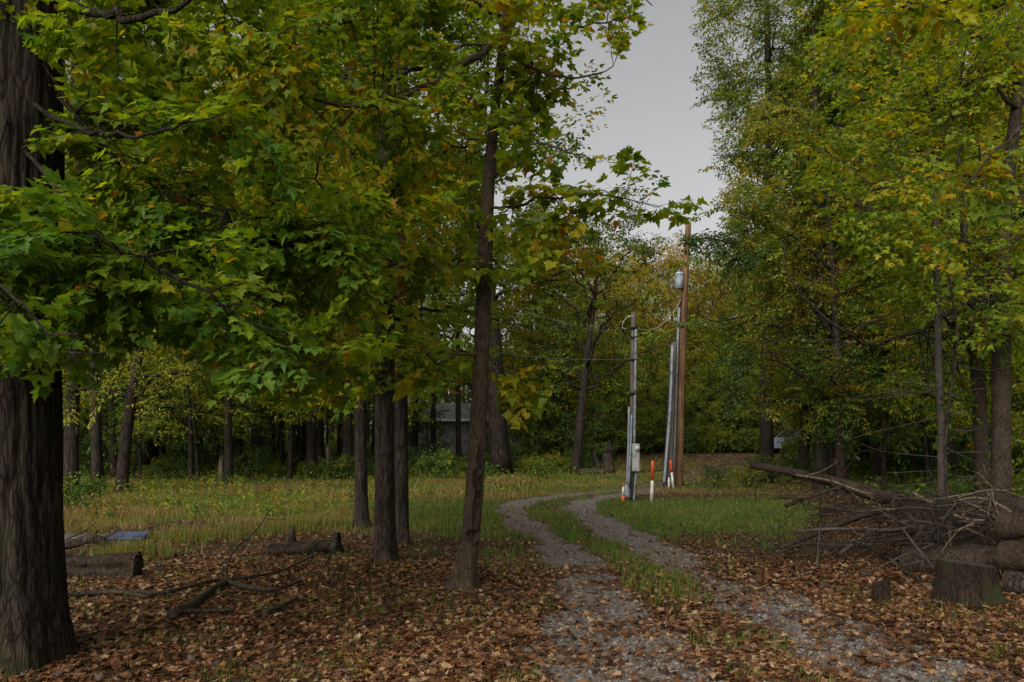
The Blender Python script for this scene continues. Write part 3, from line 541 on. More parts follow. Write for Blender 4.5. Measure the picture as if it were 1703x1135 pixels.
for z, a, l, dr in [(2.8, .3, 1.6, .0), (3.4, 1.8, 2.0, .1), (4.2, .8, 2.2, .2), (5, 3.4, 2.2, .4), (5.8, .2, 2.0, .5), (6.6, 2.2, 2.4, .7), (7.4, 5.6, 2.0, .8)]:
    p0, r0 = C2.trunk_at(z); e = p0 + np.array([math.cos(a) * l, math.sin(a) * l * .8, dr]); C2.limb([p0, p0 + (e - p0) * .5 + [0, 0, .2], e], .028, .006, 14, .08)
for q in region([(560, 300), (820, 200), (840, 540), (780, 660), (620, 660)], 11.5, 14.5, 70): C2.spray(q, .11, MAPLE_LO, R(.45, .62), .09, 8, .34, 3)
for q in region([(700, -50), (930, -50), (900, 200), (830, 420), (740, 300)], 11.0, 14.0, 24): C2.spray(q, .11, MAPLE_LO, R(.45, .62), .09, 8, .34, 3)
C2.finish('maple_tree', 'straight dark trunk half hidden behind the twin trunk nearest it', 'tree', None, B_DARK, L_MAPLE)
Dt = Tree(); Y = 14.8
hero_trunk(Dt, np.array([W(602, 884, Y), W(601, 860, Y), W(600, 760, Y), W(598, 600, Y), W(590, 300, Y), W(586, 0, Y), W(580, -150, Y)]), 140, 48, np.array([.13, .13, .118, .112, .09, .05, .02]), 14, .009, 13, .45, 4)
for z, a, l, dr in [(2.4, 3.3, 2.2, -.1), (2.9, 5.2, 1.8, .0), (3.5, 2.4, 2.4, .1), (4.2, 4.0, 2.6, .2), (5, .5, 2.0, .3), (6, 3, 2.8, .5), (7, 4.8, 2.4, .7), (8, 2, 2.2, .8)]:
    p0, r0 = Dt.trunk_at(z); e = p0 + np.array([math.cos(a) * l, math.sin(a) * l * .8, dr]); Dt.limb([p0, p0 + (e - p0) * .5 + [0, 0, .2], e], .03, .006, 14, .08)
for q in region([(400, 280), (640, 250), (660, 600), (600, 700), (470, 690), (400, 600)], 13.0, 16.5, 90): Dt.spray(q, .11, MAPLE_LO, R(.35, .62), .10, 8, .36, 3)
for q in region([(380, -50), (700, -50), (680, 250), (400, 280)], 13.0, 16.5, 70): Dt.spray(q, .115, MAPLE_LO, R(.4, .6), .10, 8, .38, 3)
Dt.finish('maple_tree', 'thin dark trunk at the near edge of the grassy clearing', 'tree', None, B_DARK, L_MAPLE)

# ------------------------------------------------------------------ the near trees, right
E = Tree(); Y = 16.3
hero_trunk(E, np.array([W(1664, 868, Y), W(1664, 845, Y), W(1665, 700, Y), W(1665, 560, Y), W(1667, 440, Y), W(1672, 330, Y), W(1690, 180, Y), W(1705, 0, Y), W(1710, -200, Y)]), 200, 56, np.array([.19, .19, .18, .17, .155, .14, .115, .09, .05]), 18, .006, 15, .35, 4)
E.limb(WP((1664, 565, 16.2), (1650, 510, 16.0), (1643, 440, 15.9), (1640, 350, 15.8), (1628, 240, 15.7)), .07, .02, 18, .05, 8)
E.limb(WP((1690, 180, 16.2), (1640, 130, 15.8), (1590, 150, 15.2), (1545, 195, 14.8), (1480, 262, 14.4)), .045, .008, 16, .04)
E.limb(WP((1672, 330, 16.2), (1590, 290, 15.5), (1500, 300, 15), (1420, 340, 14.6)), .045, .008, 16, .06)
E.limb(WP((1695, 140, 16.2), (1600, 40, 15.8), (1480, 20, 15.4), (1380, 60, 15)), .045, .008, 16, .06)
E.limb(WP((1667, 440, 16.2), (1600, 400, 16.5), (1520, 420, 17), (1440, 470, 17.4)), .04, .008, 16, .06)
E.limb(WP((1668, 420, 16.3), (1740, 360, 16), (1800, 330, 15.6)), .04, .008, 10, .06)
for q in region([(1400, -40), (1760, -40), (1760, 640), (1640, 620), (1540, 520), (1430, 430), (1340, 300), (1340, 100)], 13.2, 18.5, 310): E.spray(q, .098, MAPLE_LO, R(.46, .57), .08, 8, .38, 3)
for q in region([(1470, 300), (1620, 300), (1610, 470), (1480, 430)], 12.3, 13.6, 16): E.spray(q, .11, MAPLE_LO, R(.5, .62), .10, 8, .36, 3)
E.finish('maple_tree', 'tall forked grey trunk rising behind the log pile at the right edge', 'tree', None, B_MID, L_MAPLE)
Ft = Tree(); Y = 8.0
Ft.trunk([W(1880, 1000, Y), W(1885, 700, Y), W(1880, 200, Y), W(1890, -300, Y)], [.12, .11, .09, .05], 20, 50, .08, .4, 3)
Ft.limb(WP((1883, 100, 8), (1780, 20, 7.4), (1640, -20, 6.8), (1500, 10, 6.4), (1400, 20, 6.2)), .04, .006, 18, .05)
Ft.limb(WP((1883, 250, 8), (1790, 190, 7.5), (1680, 230, 7.2), (1600, 320, 7)), .03, .006, 16, .05)
for q in region([(1390, -40), (1720, -40), (1720, 90), (1600, 70), (1500, 60), (1420, 90)], 5.8, 7.2, 9): Ft.spray(q, .10, MAPLE, .62, .12, 7, .3, 3, .9)
for q in region([(1600, 260), (1720, 200), (1720, 330), (1640, 380)], 6.6, 7.6, 4): Ft.spray(q, .10, MAPLE, .6, .14, 6, .26, 3, .8)
Ft.finish('maple_tree', 'yellowing boughs reaching in from beyond the right edge', 'tree', None, B_MID, L_MAPLE)
Gt = Tree(); Y = 18.0
hero_trunk(Gt, np.array([W(1632, 858, Y), W(1632, 840, Y), W(1630, 700, Y), W(1622, 580, Y), W(1612, 505, Y), W(1606, 430, Y), W(1600, 300, Y), W(1598, 100, Y)]), 120, 44, np.array([.155, .155, .15, .14, .13, .09, .06, .02]), 16, .006, 17, .35, 4)
Gt.limb(WP((1612, 508, 18), (1592, 492, 17.6), (1570, 455, 17.0), (1500, 425, 16.3), (1430, 400, 15.8), (1360, 380, 15.5)), .075, .008, 20, .03, 8)
Gt.limb(WP((1610, 500, 18), (1590, 515, 17.5), (1540, 545, 17), (1500, 558, 16.6), (1445, 573, 16.2), (1390, 545, 15.8), (1330, 490, 15.5), (1305, 440, 15.3), (1298, 400, 15.3)), .06, .008, 24, .02, 8)
Gt.limb(WP((1445, 573, 16.2), (1390, 568, 16.0), (1330, 567, 15.8), (1270, 558, 15.6)), .025, .005, 12, .04)
Gt.limb(WP((1430, 570, 16.1), (1370, 583, 15.9), (1300, 583, 15.7)), .02, .005, 12, .04)
for q in region([(1330, 330), (1560, 330), (1600, 520), (1500, 540), (1400, 480)], 14.8, 18, 40): Gt.spray(q, .10, MAPLE_LO, R(.45, .57), .10, 8, .36, 3)
for q in region([(1480, 540), (1720, 540), (1720, 780), (1640, 800), (1500, 740)], 17.5, 21, 34): Gt.spray(q, .105, MAPLE_LO, R(.34, .55), .09, 8, .4, 3)
Gt.finish('maple_tree', 'grey trunk with a thick arching limb just left of the forked trunk', 'tree', None, B_MID, L_MAPLE)
H = Tree(); Y = 14.2
H.trunk([W(1566, 870, Y), W(1565, 760, Y), W(1565, 690, Y), W(1560, 600, Y), W(1560, 500, Y), W(1556, 400, Y), W(1556, 320, Y)], [.068, .066, .063, .06, .056, .05, .035], 14, 60, .2, .3, 9)
for k in range(60):
    z = R(480, 860); p0 = W(1562 + RNG.normal(0, 2), z, Y); a = R(0, 6.28); l = R(.3, 1.35); e = p0 + np.array([math.cos(a) * l, math.sin(a) * l * .7, R(-.3, .35)])
    q = e + np.array([math.cos(a + R(-1, 1)) * l * .5, math.sin(a) * l * .3, R(-.25, .2)]); H.br.tube(crom([p0, e, q], 8), np.linspace(.009, .003, 8), 4, False)
H.finish('dead_tree', 'thin pale dead trunk bristling with bare broken twigs', 'tree', None, B_DEAD, L_MAPLE)
v = MB(); v.tube(crom(WP((1580, 868, 13.8), (1572, 760, 13.8), (1580, 660, 13.8), (1592, 560, 13.8), (1578, 440, 13.8), (1604, 400, 13.8), (1600, 300, 13.9), (1592, 250, 13.9)), 60), .022 * np.linspace(1.2, .7, 60), 7)
tag(v.build('hanging_vine', B_DARK), 'dark woody vine hanging beside the thin dead trunk', 'vine')

I = Tree(); q0 = G(1366, 792); Y = 26.0; q0 = W(1366, 816, Y); q0[2] = gz(q0[0], Y)
I.trunk([q0 - [0, 0, .1], W(1366, 700, Y), W(1368, 500, Y), W(1360, 250, Y), W(1350, 0, Y)], [.24, .22, .19, .14, .03], 18, 60, .12, .35, 4)
for z, a, l, dr in [(2.6, 3.4, 3.0, .1), (3.0, 4.6, 2.6, .0), (3.6, .3, 2.8, .2), (4.2, 5.2, 3.0, .3), (5.0, 3.0, 3.4, .5), (5.6, 4.1, 3.4, .6), (6.4, .0, 3.0, .7), (7.2, 3.5, 3.2, .9), (8.0, 5.0, 3.0, 1.0), (9.0, 2.6, 3.0, 1.2), (10, 4.3, 2.6, 1.3), (11.5, 3.6, 2.2, 1.2), (12.5, .4, 2, 1)]:
    p0, r0 = I.trunk_at(z); e = p0 + np.array([math.cos(a) * l, math.sin(a) * l, dr]); I.limb([p0, p0 + (e - p0) * .5 + [0, 0, .35], e], max(.05, r0 * .4), .008, 14, .08)
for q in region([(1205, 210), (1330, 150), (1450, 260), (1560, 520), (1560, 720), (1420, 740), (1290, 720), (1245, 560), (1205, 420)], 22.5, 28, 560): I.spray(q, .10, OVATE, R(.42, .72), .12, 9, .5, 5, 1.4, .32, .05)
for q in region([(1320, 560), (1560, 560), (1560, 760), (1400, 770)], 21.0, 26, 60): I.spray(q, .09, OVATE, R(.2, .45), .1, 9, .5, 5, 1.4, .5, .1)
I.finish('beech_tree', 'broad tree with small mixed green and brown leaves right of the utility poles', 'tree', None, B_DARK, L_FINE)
K = Tree(); Y = 24.0; b = W(1398, 826, Y); b[2] = gz(b[0], Y)
K.trunk([b - [0, 0, .1], W(1397, 720, Y), W(1390, 560, Y), W(1375, 300, Y)], [.15, .14, .11, .03], 14, 50, .12, .35, 6)
K.limb(WP((1391, 570, 24), (1330, 480, 23.4), (1250, 420, 22.8), (1180, 400, 22.4), (1130, 395, 22.2)), .06, .008, 18, .04)
K.limb(WP((1395, 680, 24), (1330, 620, 23.5), (1270, 590, 23), (1215, 600, 22.8)), .05, .008, 16, .05)
K.limb(WP((1385, 450, 24), (1300, 380, 23.4), (1230, 350, 22.8)), .04, .008, 16, .05)
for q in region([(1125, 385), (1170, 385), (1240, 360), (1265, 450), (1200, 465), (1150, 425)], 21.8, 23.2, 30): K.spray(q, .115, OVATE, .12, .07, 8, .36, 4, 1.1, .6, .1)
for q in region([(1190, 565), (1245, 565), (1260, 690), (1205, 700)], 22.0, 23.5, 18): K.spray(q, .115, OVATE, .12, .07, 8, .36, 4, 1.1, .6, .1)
for q in region([(1200, 300), (1300, 300), (1360, 600), (1250, 560)], 22.0, 25, 70): K.spray(q, .11, OVATE, R(.3, .6), .1, 8, .4, 4, 1.1, .6, .1)
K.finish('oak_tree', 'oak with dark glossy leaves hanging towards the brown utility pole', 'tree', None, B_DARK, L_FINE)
Jt = Tree(); Y = 31.0; b = W(1275, 800, Y); b[2] = gz(b[0], Y)
Jt.trunk([b - [0, 0, .1], W(1275, 600, Y), W(1280, 300, Y), W(1275, 0, Y), W(1270, -160, Y)], [.28, .24, .18, .09, .03], 14, 50, .1, .35, 8)
for k in range(20):
    z = 6 + k * .68; a = k * 2.4; l = R(1.4, 2.4); p0, r0 = Jt.trunk_at(z); e = p0 + np.array([math.cos(a) * l, math.sin(a) * l, l * .45]); Jt.limb([p0, p0 + (e - p0) * .5 - [0, 0, .1], e], max(.04, r0 * .4), .008, 14, .08)
for q in region([(1150, 20), (1180, -60), (1420, -60), (1420, 140), (1330, 200), (1210, 340), (1190, 230), (1152, 170)], 28, 34, 300): Jt.spray(q, .12, OVATE, R(.32, .52), .09, 9, .55, 5, 1.6, .5, .1)
Jt.finish('cherry_tree', 'tall thin leaved tree whose grey green top edges the open sky', 'tree', None, B_WOOD, L_FINE)

# ------------------------------------------------------------------ the woods behind
def at_px(px, by, Y=None):
    if Y is None: return G(px, by)
    x = (px - CX) / F * Y; return np.array([x, Y, float(gz(x, Y))])
T_ = gen_tree(11, 1.9, 3.6, 16, 120, .15, LANCE, .66, .12, .17, 41, 8, .5, 4, .22, True, at_px(200, 822), (.10, 0), .35)
for q in region([(100, 600), (460, 600), (440, 690), (330, 720), (230, 740), (110, 700)], 20.5, 25, 24): T_.spray(q, .125, LANCE, R(.5, .74), .1, 8, .5, 4, 1.3, .4, .1)
T_.finish('ash_tree', 'leaning dark trunk with bright yellow green hanging sprays at the far side of the clearing', 'tree', None, B_WOOD, L_PALE)
T_ = gen_tree(13, 3.0, 4.2, 20, 150, .15, OVATE, .38, .12, .24, 42, 8, .55, 4, .0, True, at_px(956, 789), (.12, 0), .9)
T_.finish('locust_tree', 'leaning dark trunk forking into upright limbs left of the meter pole', 'tree', None, B_WOOD, L_FINE)
TALL = [('tall oak', gen_tree(24, 7.5, 4.6, 22, 190, .19, OVATE, .34, .12, .27, 51, 8, .62, 4, wild=.4, twigs=False), L_FINE, 'oak_tree'),
        ('tall maple', gen_tree(22, 5.5, 4.4, 24, 200, .19, OVATE, .45, .12, .22, 52, 8, .62, 4, wild=.3, twigs=False), L_FINE, 'maple_tree'),
        ('slim hickory', gen_tree(21, 6.5, 3.6, 20, 150, .19, LANCE, .60, .12, .17, 53, 8, .62, 5, wild=.3, twigs=False), L_PALE, 'hickory_tree')]
FULL = [('full maple', gen_tree(19, 2.6, 4.4, 26, 400, .18, OVATE, .42, .12, .21, 71, 8, .6, 4, wild=.3, twigs=False), L_FINE, 'maple_tree'), ('full beech', gen_tree(15, 2.2, 4.0, 24, 340, .17, OVATE, .58, .13, .16, 72, 8, .6, 4, wild=.3, twigs=False), L_FINE, 'beech_tree')]
UNDER = [('understorey maple', gen_tree(8.0, 2.0, 3.2, 16, 105, .15, OVATE, .42, .13, .07, 54, 8, .5, 4, .05, twigs=False, up=.3), L_FINE, 'maple_sapling'),
         ('understorey beech', gen_tree(6.5, 1.5, 2.8, 15, 95, .14, OVATE, .24, .1, .06, 55, 8, .5, 4, .05, twigs=False, up=.3), L_FINE, 'beech_sapling'),
         ('understorey hickory', gen_tree(9.0, 2.2, 3.2, 15, 90, .17, LANCE, .68, .12, .08, 56, 8, .5, 4, .15, twigs=False, up=.3), L_PALE, 'hickory_sapling')]
AUT = [('tan autumn tree', gen_tree(14, 3.0, 3.0, 20, 105, .17, OVATE, .80, .09, .13, 57, 7, .55, 3, wild=.4, up=1.5), L_FINE, 'autumn_tree'),
       ('olive autumn tree', gen_tree(12, 2.2, 3.0, 20, 125, .16, OVATE, .68, .12, .12, 58, 7, .55, 4, wild=.4, up=1.1), L_FINE, 'autumn_tree')]
used = {}
def put(kind, p, label, group, rz=None, s=1.0, sz=None, lean=(0, 0)):
    nm, T, lm, name = kind
    if nm not in used:
        used[nm] = T.finish(name, label, 'tree', group, B_WOOD, lm, (0, 0, 0)); o = used[nm]
    else: o = copy_tree(used[nm])
    tag(o, label, 'tree', group); o.location = [float(p[0]), float(p[1]), float(p[2]) - .05]; o.rotation_mode = 'ZYX'; o.rotation_euler = (lean[1], lean[0], R(0, 6.28) if rz is None else rz); s = s * R(.94, 1.06); o.scale = (s, s, sz or s * R(.95, 1.1)); return o
taken = []
def free(x, y, d):
    for a, b in taken:
        if (a - x) ** 2 + (b - y) ** 2 < d * d: return False
    taken.append((x, y)); return True
front = [(118, 824, 1, .95, 'dark trunk just right of the massive trunk, at the near edge of the woods'), (163, 813, 2, 1.0, 'dark slightly leaning trunk left of the leaning ash at the edge of the woods'),
         (238, 786, 0, 1.5, 'wide dark trunk in shade behind the leaning ash'), (325, 786, 0, 1.05, 'straight black trunk left of the pale broken snag'), (352, 784, 1, 1.15, 'black trunk leaning right just behind the pale broken snag'),
         (396, 783, 1, 1.1, 'straight dark trunk just right of the pale broken snag'), (430, 781, 2, 1.0, 'thin curved trunk left of a straight one in the middle of the far wood edge'), (450, 785, 1, 1.1, 'straight trunk at the far wood edge in the gap left of the dark pair'),
         (518, 796, 1, 1.05, 'left trunk of the close dark pair at the far edge of the clearing'), (533, 793, 2, 1.2, 'right trunk of the close dark pair at the far edge of the clearing'), (578, 797, 1, .95, 'dark trunk seen just left of the thin trunk at the clearing edge'),
         (690, 777, 2, 1.1, 'dark trunk in front of the left end of the grey house'), (722, 776, 2, 1.0, 'thin trunk in front of the middle of the grey house'), (764, 779, 2, 1.0, 'thin dark trunk in front of the grey house beside the scarred maple'),
         (832, 790, 0, 1.7, 'thick brown leaning trunk seen just right of the scarred maple')]
for px, by, k, s, lb in front:
    p = at_px(px, by); taken.append((p[0], p[1])); put(TALL[k], p, lb, None, None, s, 1.0, (-.09 if px == 832 else (.09 if px in (352,) else R(-.02, .02)), R(-.02, .02)))
LW = 'trees of the woods beyond the clearing'; RW = 'trees of the dark woods on the right'; FULLH = gen_tree(15, 4, 3.6, 22, 260, .17, LANCE, .72, .10, .14, 81, 8, .6, 5, wild=.3, twigs=False)
FULL.append(('glow tinted hickory', FULLH, L_PALE, 'hickory_tree'))  # yellow leaf tint brightened to stand in for sky glow behind the foliage
for xy, y, lb in [(-.355, 29, 'hickory with sky glow put into its yellow leaf colour, in the gap in the low boughs left of centre'), (-.50, 33, 'hickory with the same glow tinted yellow leaves at the left edge of the clearing behind the leaning ash')]: x = xy * y; taken.append((x, y)); put(FULL[2], (x, y, float(gz(x, y))), lb, None, None, 1.0)
for px, y, k, s in [(712, 51, 0, .62), (812, 53, 1, .5), (682, 50, 1, .7), (868, 50, 0, .6)]: put(UNDER[k], at_px(px, 0, y), ['slight green maple sapling in front of the grey house', 'slight dark beech sapling in front of the grey house', 'slight yellow green hickory sapling in front of the grey house'][k], 'saplings in front of the grey house', None, s)
for q in range(26):
    y = R(39, 58); x = R(-.6, -.16) * y
    if free(x, y, 1.2): put(TALL[2], (x, y, float(gz(x, y))), 'thin young hickory with a dark stem among the far trunks', 'thin young trees among the far trunks', None, R(.5, .75))

FULLC = [(903, 47, .85), (962, 56, .85), (1012, 66, .85), (1074, 74, .78), (1132, 80, .80), (1192, 78, .76), (1246, 72, .78), (1296, 60, .80), (1340, 47, .92), (1105, 70, .62), (1165, 74, .62)]
FW = 'autumn trees beyond the turnaround'
for xy, y, k, s, lb in [(.40, 26, 0, .95, 'full crowned maple behind the broad small leaved tree on the right'), (.46, 31, 0, 1.05, 'full crowned maple deep in the right woods behind the dead trunk'), (.365, 36, 0, 1.1, 'full crowned maple edging the open sky right of the utility pole'), (.55, 27, 1, 1.15, 'dense beech behind the forked trunk at the right edge'), (.50, 40, 0, 1.1, 'far full crowned maple deep in the right woods'), (.62, 33, 0, 1.0, 'full crowned maple at the far right edge of the woods'),
    (-.45, 42, 0, 1.1, 'full crowned maple over the far edge of the clearing, left of centre'), (-.27, 44, 1, 1.2, 'dense beech over the far edge of the clearing behind the thin trunk'), (-.36, 52, 0, 1.2, 'full crowned maple deep in the woods left of centre'), (.035, 50, 1, 1.0, 'dense beech right of the scarred maple at the wood edge'), (-.55, 47, 0, 1.2, 'full crowned maple deep in the woods at the left'), (.02, 55, 0, 1.0, 'full crowned maple behind the leaning locust'), (-.20, 36, 1, .9, 'low dense beech behind the twin trunks')]:
    x = xy * y; taken.append((x, y)); put(FULL[k], (x, y, float(gz(x, y))), lb, None, None, s)
n = 0
while n < 78:
    y = 44 + 62 * R(0, 1) ** 1.2; x = R(-.80, -.015) * y
    if -9.5 < x < 2.5 and 52 < y < 66: continue
    if not free(x, y, 2.6): continue
    k = RNG.integers(0, 3); put(TALL[k], (x, y, float(gz(x, y))), ['tall dark trunked oak in the woods beyond the clearing', 'tall dark trunked maple in the woods beyond the clearing', 'slim yellow green hickory in the woods beyond the clearing'][k], LW, None, R(.85, 1.2)); n += 1
n = 0
while n < 58:
    y = 30 + 42 * R(0, 1) ** 1.3; x = R(-.72, .07) * y
    if -9.5 < x < 2.5 and 52 < y < 66: continue
    if y < 37 and x > -9: continue
    if -.15 < x / y < .02 and y < 59: continue
    if not free(x, y, 1.8): continue
    k = RNG.integers(0, 3); put(UNDER[k], (x, y, float(gz(x, y))), ['green understorey maple under the woods beyond the clearing', 'dark green low beech under the woods beyond the clearing', 'yellow green young hickory under the woods beyond the clearing'][k], LW, None, R(.8, 1.25)); n += 1
n = 0
while n < 34:
    y = 26 + 48 * R(0, 1) ** 1.1; x = R(.43, .86) * y
    if not free(x, y, 2.4): continue
    k = RNG.integers(0, 3); put(TALL[k], (x, y, float(gz(x, y))), ['tall dark trunked oak in the woods on the right', 'tall dark trunked maple in the woods on the right', 'slim yellow green hickory in the woods on the right'][k], RW, None, R(.85, 1.1)); n += 1
n = 0
while n < 34:
    y = 21 + 34 * R(0, 1); x = R(.40, .78) * y
    if not free(x, y, 1.6): continue
    k = RNG.integers(0, 3); put(UNDER[k], (x, y, float(gz(x, y))), ['green understorey maple in the woods on the right', 'dark green low beech in the woods on the right', 'yellow green young hickory in the woods on the right'][k], RW, None, R(.7, 1.1)); n += 1
for px, y, k, s in [(1078, 57, 0, 1.0), (1168, 60, 0, 1.1), (1212, 61, 0, 1.05), (1128, 62, 0, 1.0), (1245, 63, 0, 1.0), (1040, 56, 1, 1.0), (1160, 58, 1, .9), (1205, 62, 0, 1.05), (1120, 64, 0, 1.12), (1062, 60, 0, 1.1), (1010, 58, 1, 1.2), (950, 62, 1, 1.25), (1250, 60, 1, 1.1), (1290, 66, 0, 1.15), (1170, 76, 0, 1.25), (1090, 80, 1, 1.4), (1220, 82, 1, 1.35), (1020, 78, 0, 1.5), (1320, 58, 1, 1.1), (960, 84, 1, 1.7), (900, 70, 1, 1.5), (1140, 92, 1, 1.5), (1280, 86, 0, 1.5), (1050, 98, 1, 1.8), (1200, 102, 1, 1.7), (1330, 80, 1, 1.6)]:
    p = at_px(px, 0, y); put(AUT[k], p, ['tan and rust leaved open autumn tree beyond the gravel turnaround', 'olive green autumn tree beyond the gravel turnaround'][k], FW, None, s)
for px, y, s in FULLC: put(FULL[1], at_px(px, 0, y), 'dense yellow green beech in the wood edge behind the utility poles', 'dense beeches behind the utility poles', None, s)
for px, y, k, s in [(1180, 54, 0, .75), (1220, 55, 0, .7), (1255, 56, 2, .7), (1120, 52, 1, .7), (1080, 50, 0, .85), (1020, 46, 0, .85), (1000, 52, 1, .9), (905, 45, 1, .85), (890, 50, 0, .9), (1050, 56, 2, .8), (985, 40, 1, .6)]:
    p = at_px(px, 0, y); put(UNDER[k], p, ['green young maple behind the utility poles', 'dark green young beech behind the utility poles', 'yellow green young hickory near the turnaround'][k], 'young trees round the turnaround', None, s)

P = scatter(110000, 33, 110, .74, 1.0); k = ((P[:, 0] < -.02 * P[:, 1]) | (P[:, 0] > .345 * P[:, 1]) | (P[:, 1] > 60)) & (P[:, 1] > 32.5 + 6 * vnoise(P[:, 0] * .3, P[:, 1] * .3, 2)); P = P[k]
P2 = scatter(6000, 17, 34, .74, 1.0); P = np.vstack([P, P2[P2[:, 0] > .44 * P2[:, 1]]]); n = len(P)
hh = fbm(P[:, 0] * .5, P[:, 1] * .5, 12) ** 1.5 * 1.5 * R(.1, 1, n); b = MB()
b.leaves(OVATE, np.column_stack([P, gz(P[:, 0], P[:, 1]) + hh]), RNG.normal(0, 1, (n, 3)) * [1, 1, .4], nrm(RNG.normal(0, .6, (n, 3)) + [0, -.3, 1]), R(.12, .26, n), np.clip(RNG.normal(.28, .14, n), 0, .8), np.ones(n))
tag(b.build('undergrowth', L_FINE), 'low leafy undergrowth on the floor of the woods', 'undergrowth', kind='stuff')
# shrubs
def shrub(h, r, n, leaf, mu, seed):
    T = Tree(); T.tp = np.zeros((2, 3)); T.trr = np.array([.01, .01])
    for k in range(9):
        a = k * 2.4; l = r * R(.5, 1); e = np.array([math.cos(a) * l, math.sin(a) * l, h * R(.6, 1)]); T.limb([np.array([0, 0, -.03]), e * [.35, .35, .55], e], .012, .003, 8, .1, 4)
    for k in range(n):
        a = R(0, 6.28); l = r * math.sqrt(R(0, 1)); T.spray([math.cos(a) * l, math.sin(a) * l, h * R(.2, 1) * (1 - .35 * (l / r) ** 2)], leaf, OVATE, mu, .12, 6, .26, 3, .5, .6, .8, .2, False)
    return T
SH = [shrub(1.1, .8, 36, .10, .28, 61), shrub(.75, .6, 26, .09, .45, 62), shrub(1.5, .9, 44, .10, .15, 63)]
SHL = ['mid green leafy shrub', 'yellow green low shrub', 'dark green tall shrub']; sp = {}
def put_shrub(k, p, label, group, s):
    if k not in sp:
        T = SH[k]; sp[k] = thing('shrub', label, 'shrub', (0, 0, 0), group); T.br.build('stems', B_WOOD, sp[k]); T.cr.build('foliage', L_FINE, sp[k]); o = sp[k]
    else: o = copy_tree(sp[k])
    tag(o, label, 'shrub', group); o.location = [float(q) for q in p]; o.rotation_euler = (0, 0, R(0, 6.28)); o.scale = (s, s, s * R(.8, 1.15))
for px, by, k, s, lb in [(1188, 812, 2, .55, 'small dark upright shrub right of the brown pole'), (1243, 812, 1, 1.0, 'dark rounded shrub behind the pale sapling'), (1280, 806, 0, 1.0, 'green shrub behind the tip of the leaning log'), (1320, 800, 2, .8, 'dark shrub above the middle of the leaning log'), (112, 850, 0, .95, 'pale leaved shrub beside the massive trunk'), (460, 790, 1, .8, 'low shrub in the grass under the far wood edge'), (905, 800, 0, .8, 'young shrub in the grass right of the scarred maple')]:
    put_shrub(k, at_px(px, by), lb, None, s)
n = 0
while n < 64:
    y = R(33, 47); x = R(-.62, .12) * y
    if x > -2 and y < 39: continue
    if -.14 < x / y < .01 and R(0, 1) < .6: continue
    if not free(x, y, .9): continue
    k = RNG.integers(0, 3); put_shrub(k, (x, y, float(gz(x, y))), SHL[k] + ' in the undergrowth at the far edge of the clearing', 'shrubs at the far edge of the clearing', R(.7, 1.3)); n += 1
n = 0
while n < 14:
    y = R(17, 40); x = R(.36, .72) * y
    if x / y < .42 and y < 24: continue
    if x / y < .56 and y < 34: continue
    if not free(x, y, .9): continue
    k = RNG.integers(0, 3); put_shrub(k, (x, y, float(gz(x, y))), SHL[k] + ' under the woods on the right', 'shrubs under the right woods', R(.7, 1.2)); n += 1
for px, y in [(1318, 47.5), (1330, 47), (1345, 47.5), (1362, 47.5), (1290, 57), (1330, 50), (1150, 55), (1200, 58), (1230, 57), (1130, 50), (1260, 60)]:
    k = RNG.integers(0, 3); put_shrub(k, at_px(px, 0, y), SHL[k] + ' round the gravel turnaround', 'shrubs round the turnaround', R(.9, 1.3))
n = 0
while n < 24:
    y = R(57, 88); x = R(-.05, .40) * y
    if x < 2.5 and y < 66: continue
    if not free(x, y, 2.2): continue
    k = RNG.integers(0, 3); put(UNDER[k], (x, y, float(gz(x, y)) - .4), ['green young maple in the wood edge beyond the turnaround', 'dark green young beech in the wood edge beyond the turnaround', 'yellow green young hickory in the wood edge beyond the turnaround'][k], 'young trees of the wood edge beyond the turnaround', None, R(.9, 1.5)); n += 1
N_ = 90000; x = R(-1, 1, N_) * 115; y = R(108, 140, N_); top = 12 + 9 * fbm(x * .09, y * .09, 55) + 9 * sm(0, -30, x) + 9 * sm(45, 70, x); z_ = top * R(0, 1, N_) ** 1.25; k = fbm(x * .16 + z_ * .11, z_ * .2, 58) > .40 - .5 * (z_ < 5); x, y, z_ = x[k], y[k], z_[k]; N_ = len(x); b = MB()
b.leaves(OVATE, np.column_stack([x, y, gz(x, y) + z_]), RNG.normal(0, 1, (N_, 3)), nrm(RNG.normal(0, .7, (N_, 3)) + [0, -.5, 1]), R(.4, .9, N_), np.clip(RNG.normal(.46, .16, N_), 0, .9), np.ones(N_))
for q in range(90): xx_, yy_ = R(-100, 100), R(108, 130); zz0 = float(gz(xx_, yy_)); b.tube(np.array([[xx_, yy_, zz0], [xx_ + R(-.5, .5), yy_, zz0 + 12]]), [R(.15, .3), .08], 6, False, 1)
tag(b.build('distant_woods', [L_FINE, B_WOOD]), 'far off woodland closing the view beyond the nearer trees', 'woods', kind='stuff')
for px, y, k, sc_ in [(890, 46, 0, 1.5), (925, 47, 2, 1.4), (960, 50, 0, 1.7), (995, 52, 1, 2.2), (1030, 54, 1, 2.0), (1062, 50, 0, 1.6), (1095, 55, 1, 2.4), (1150, 53, 1, 2.0), (1172, 53.5, 1, 1.6), (1192, 53, 1, 1.9), (1212, 53.5, 1, 2.1), (1236, 53, 0, 1.5), (1258, 53, 1, 1.9), (1280, 53.5, 1, 1.7), (1180, 66, 0, 2.6), (1225, 67, 1, 3.0), (1130, 66, 1, 2.8), (1080, 64, 1, 2.8), (1040, 66, 0, 2.8), (985, 64, 1, 2.8)]: put_shrub(k, at_px(px, 0, y), SHL[k] + ' in the leafy wood edge beyond the utility poles', 'shrubs of the wood edge beyond the poles', sc_)
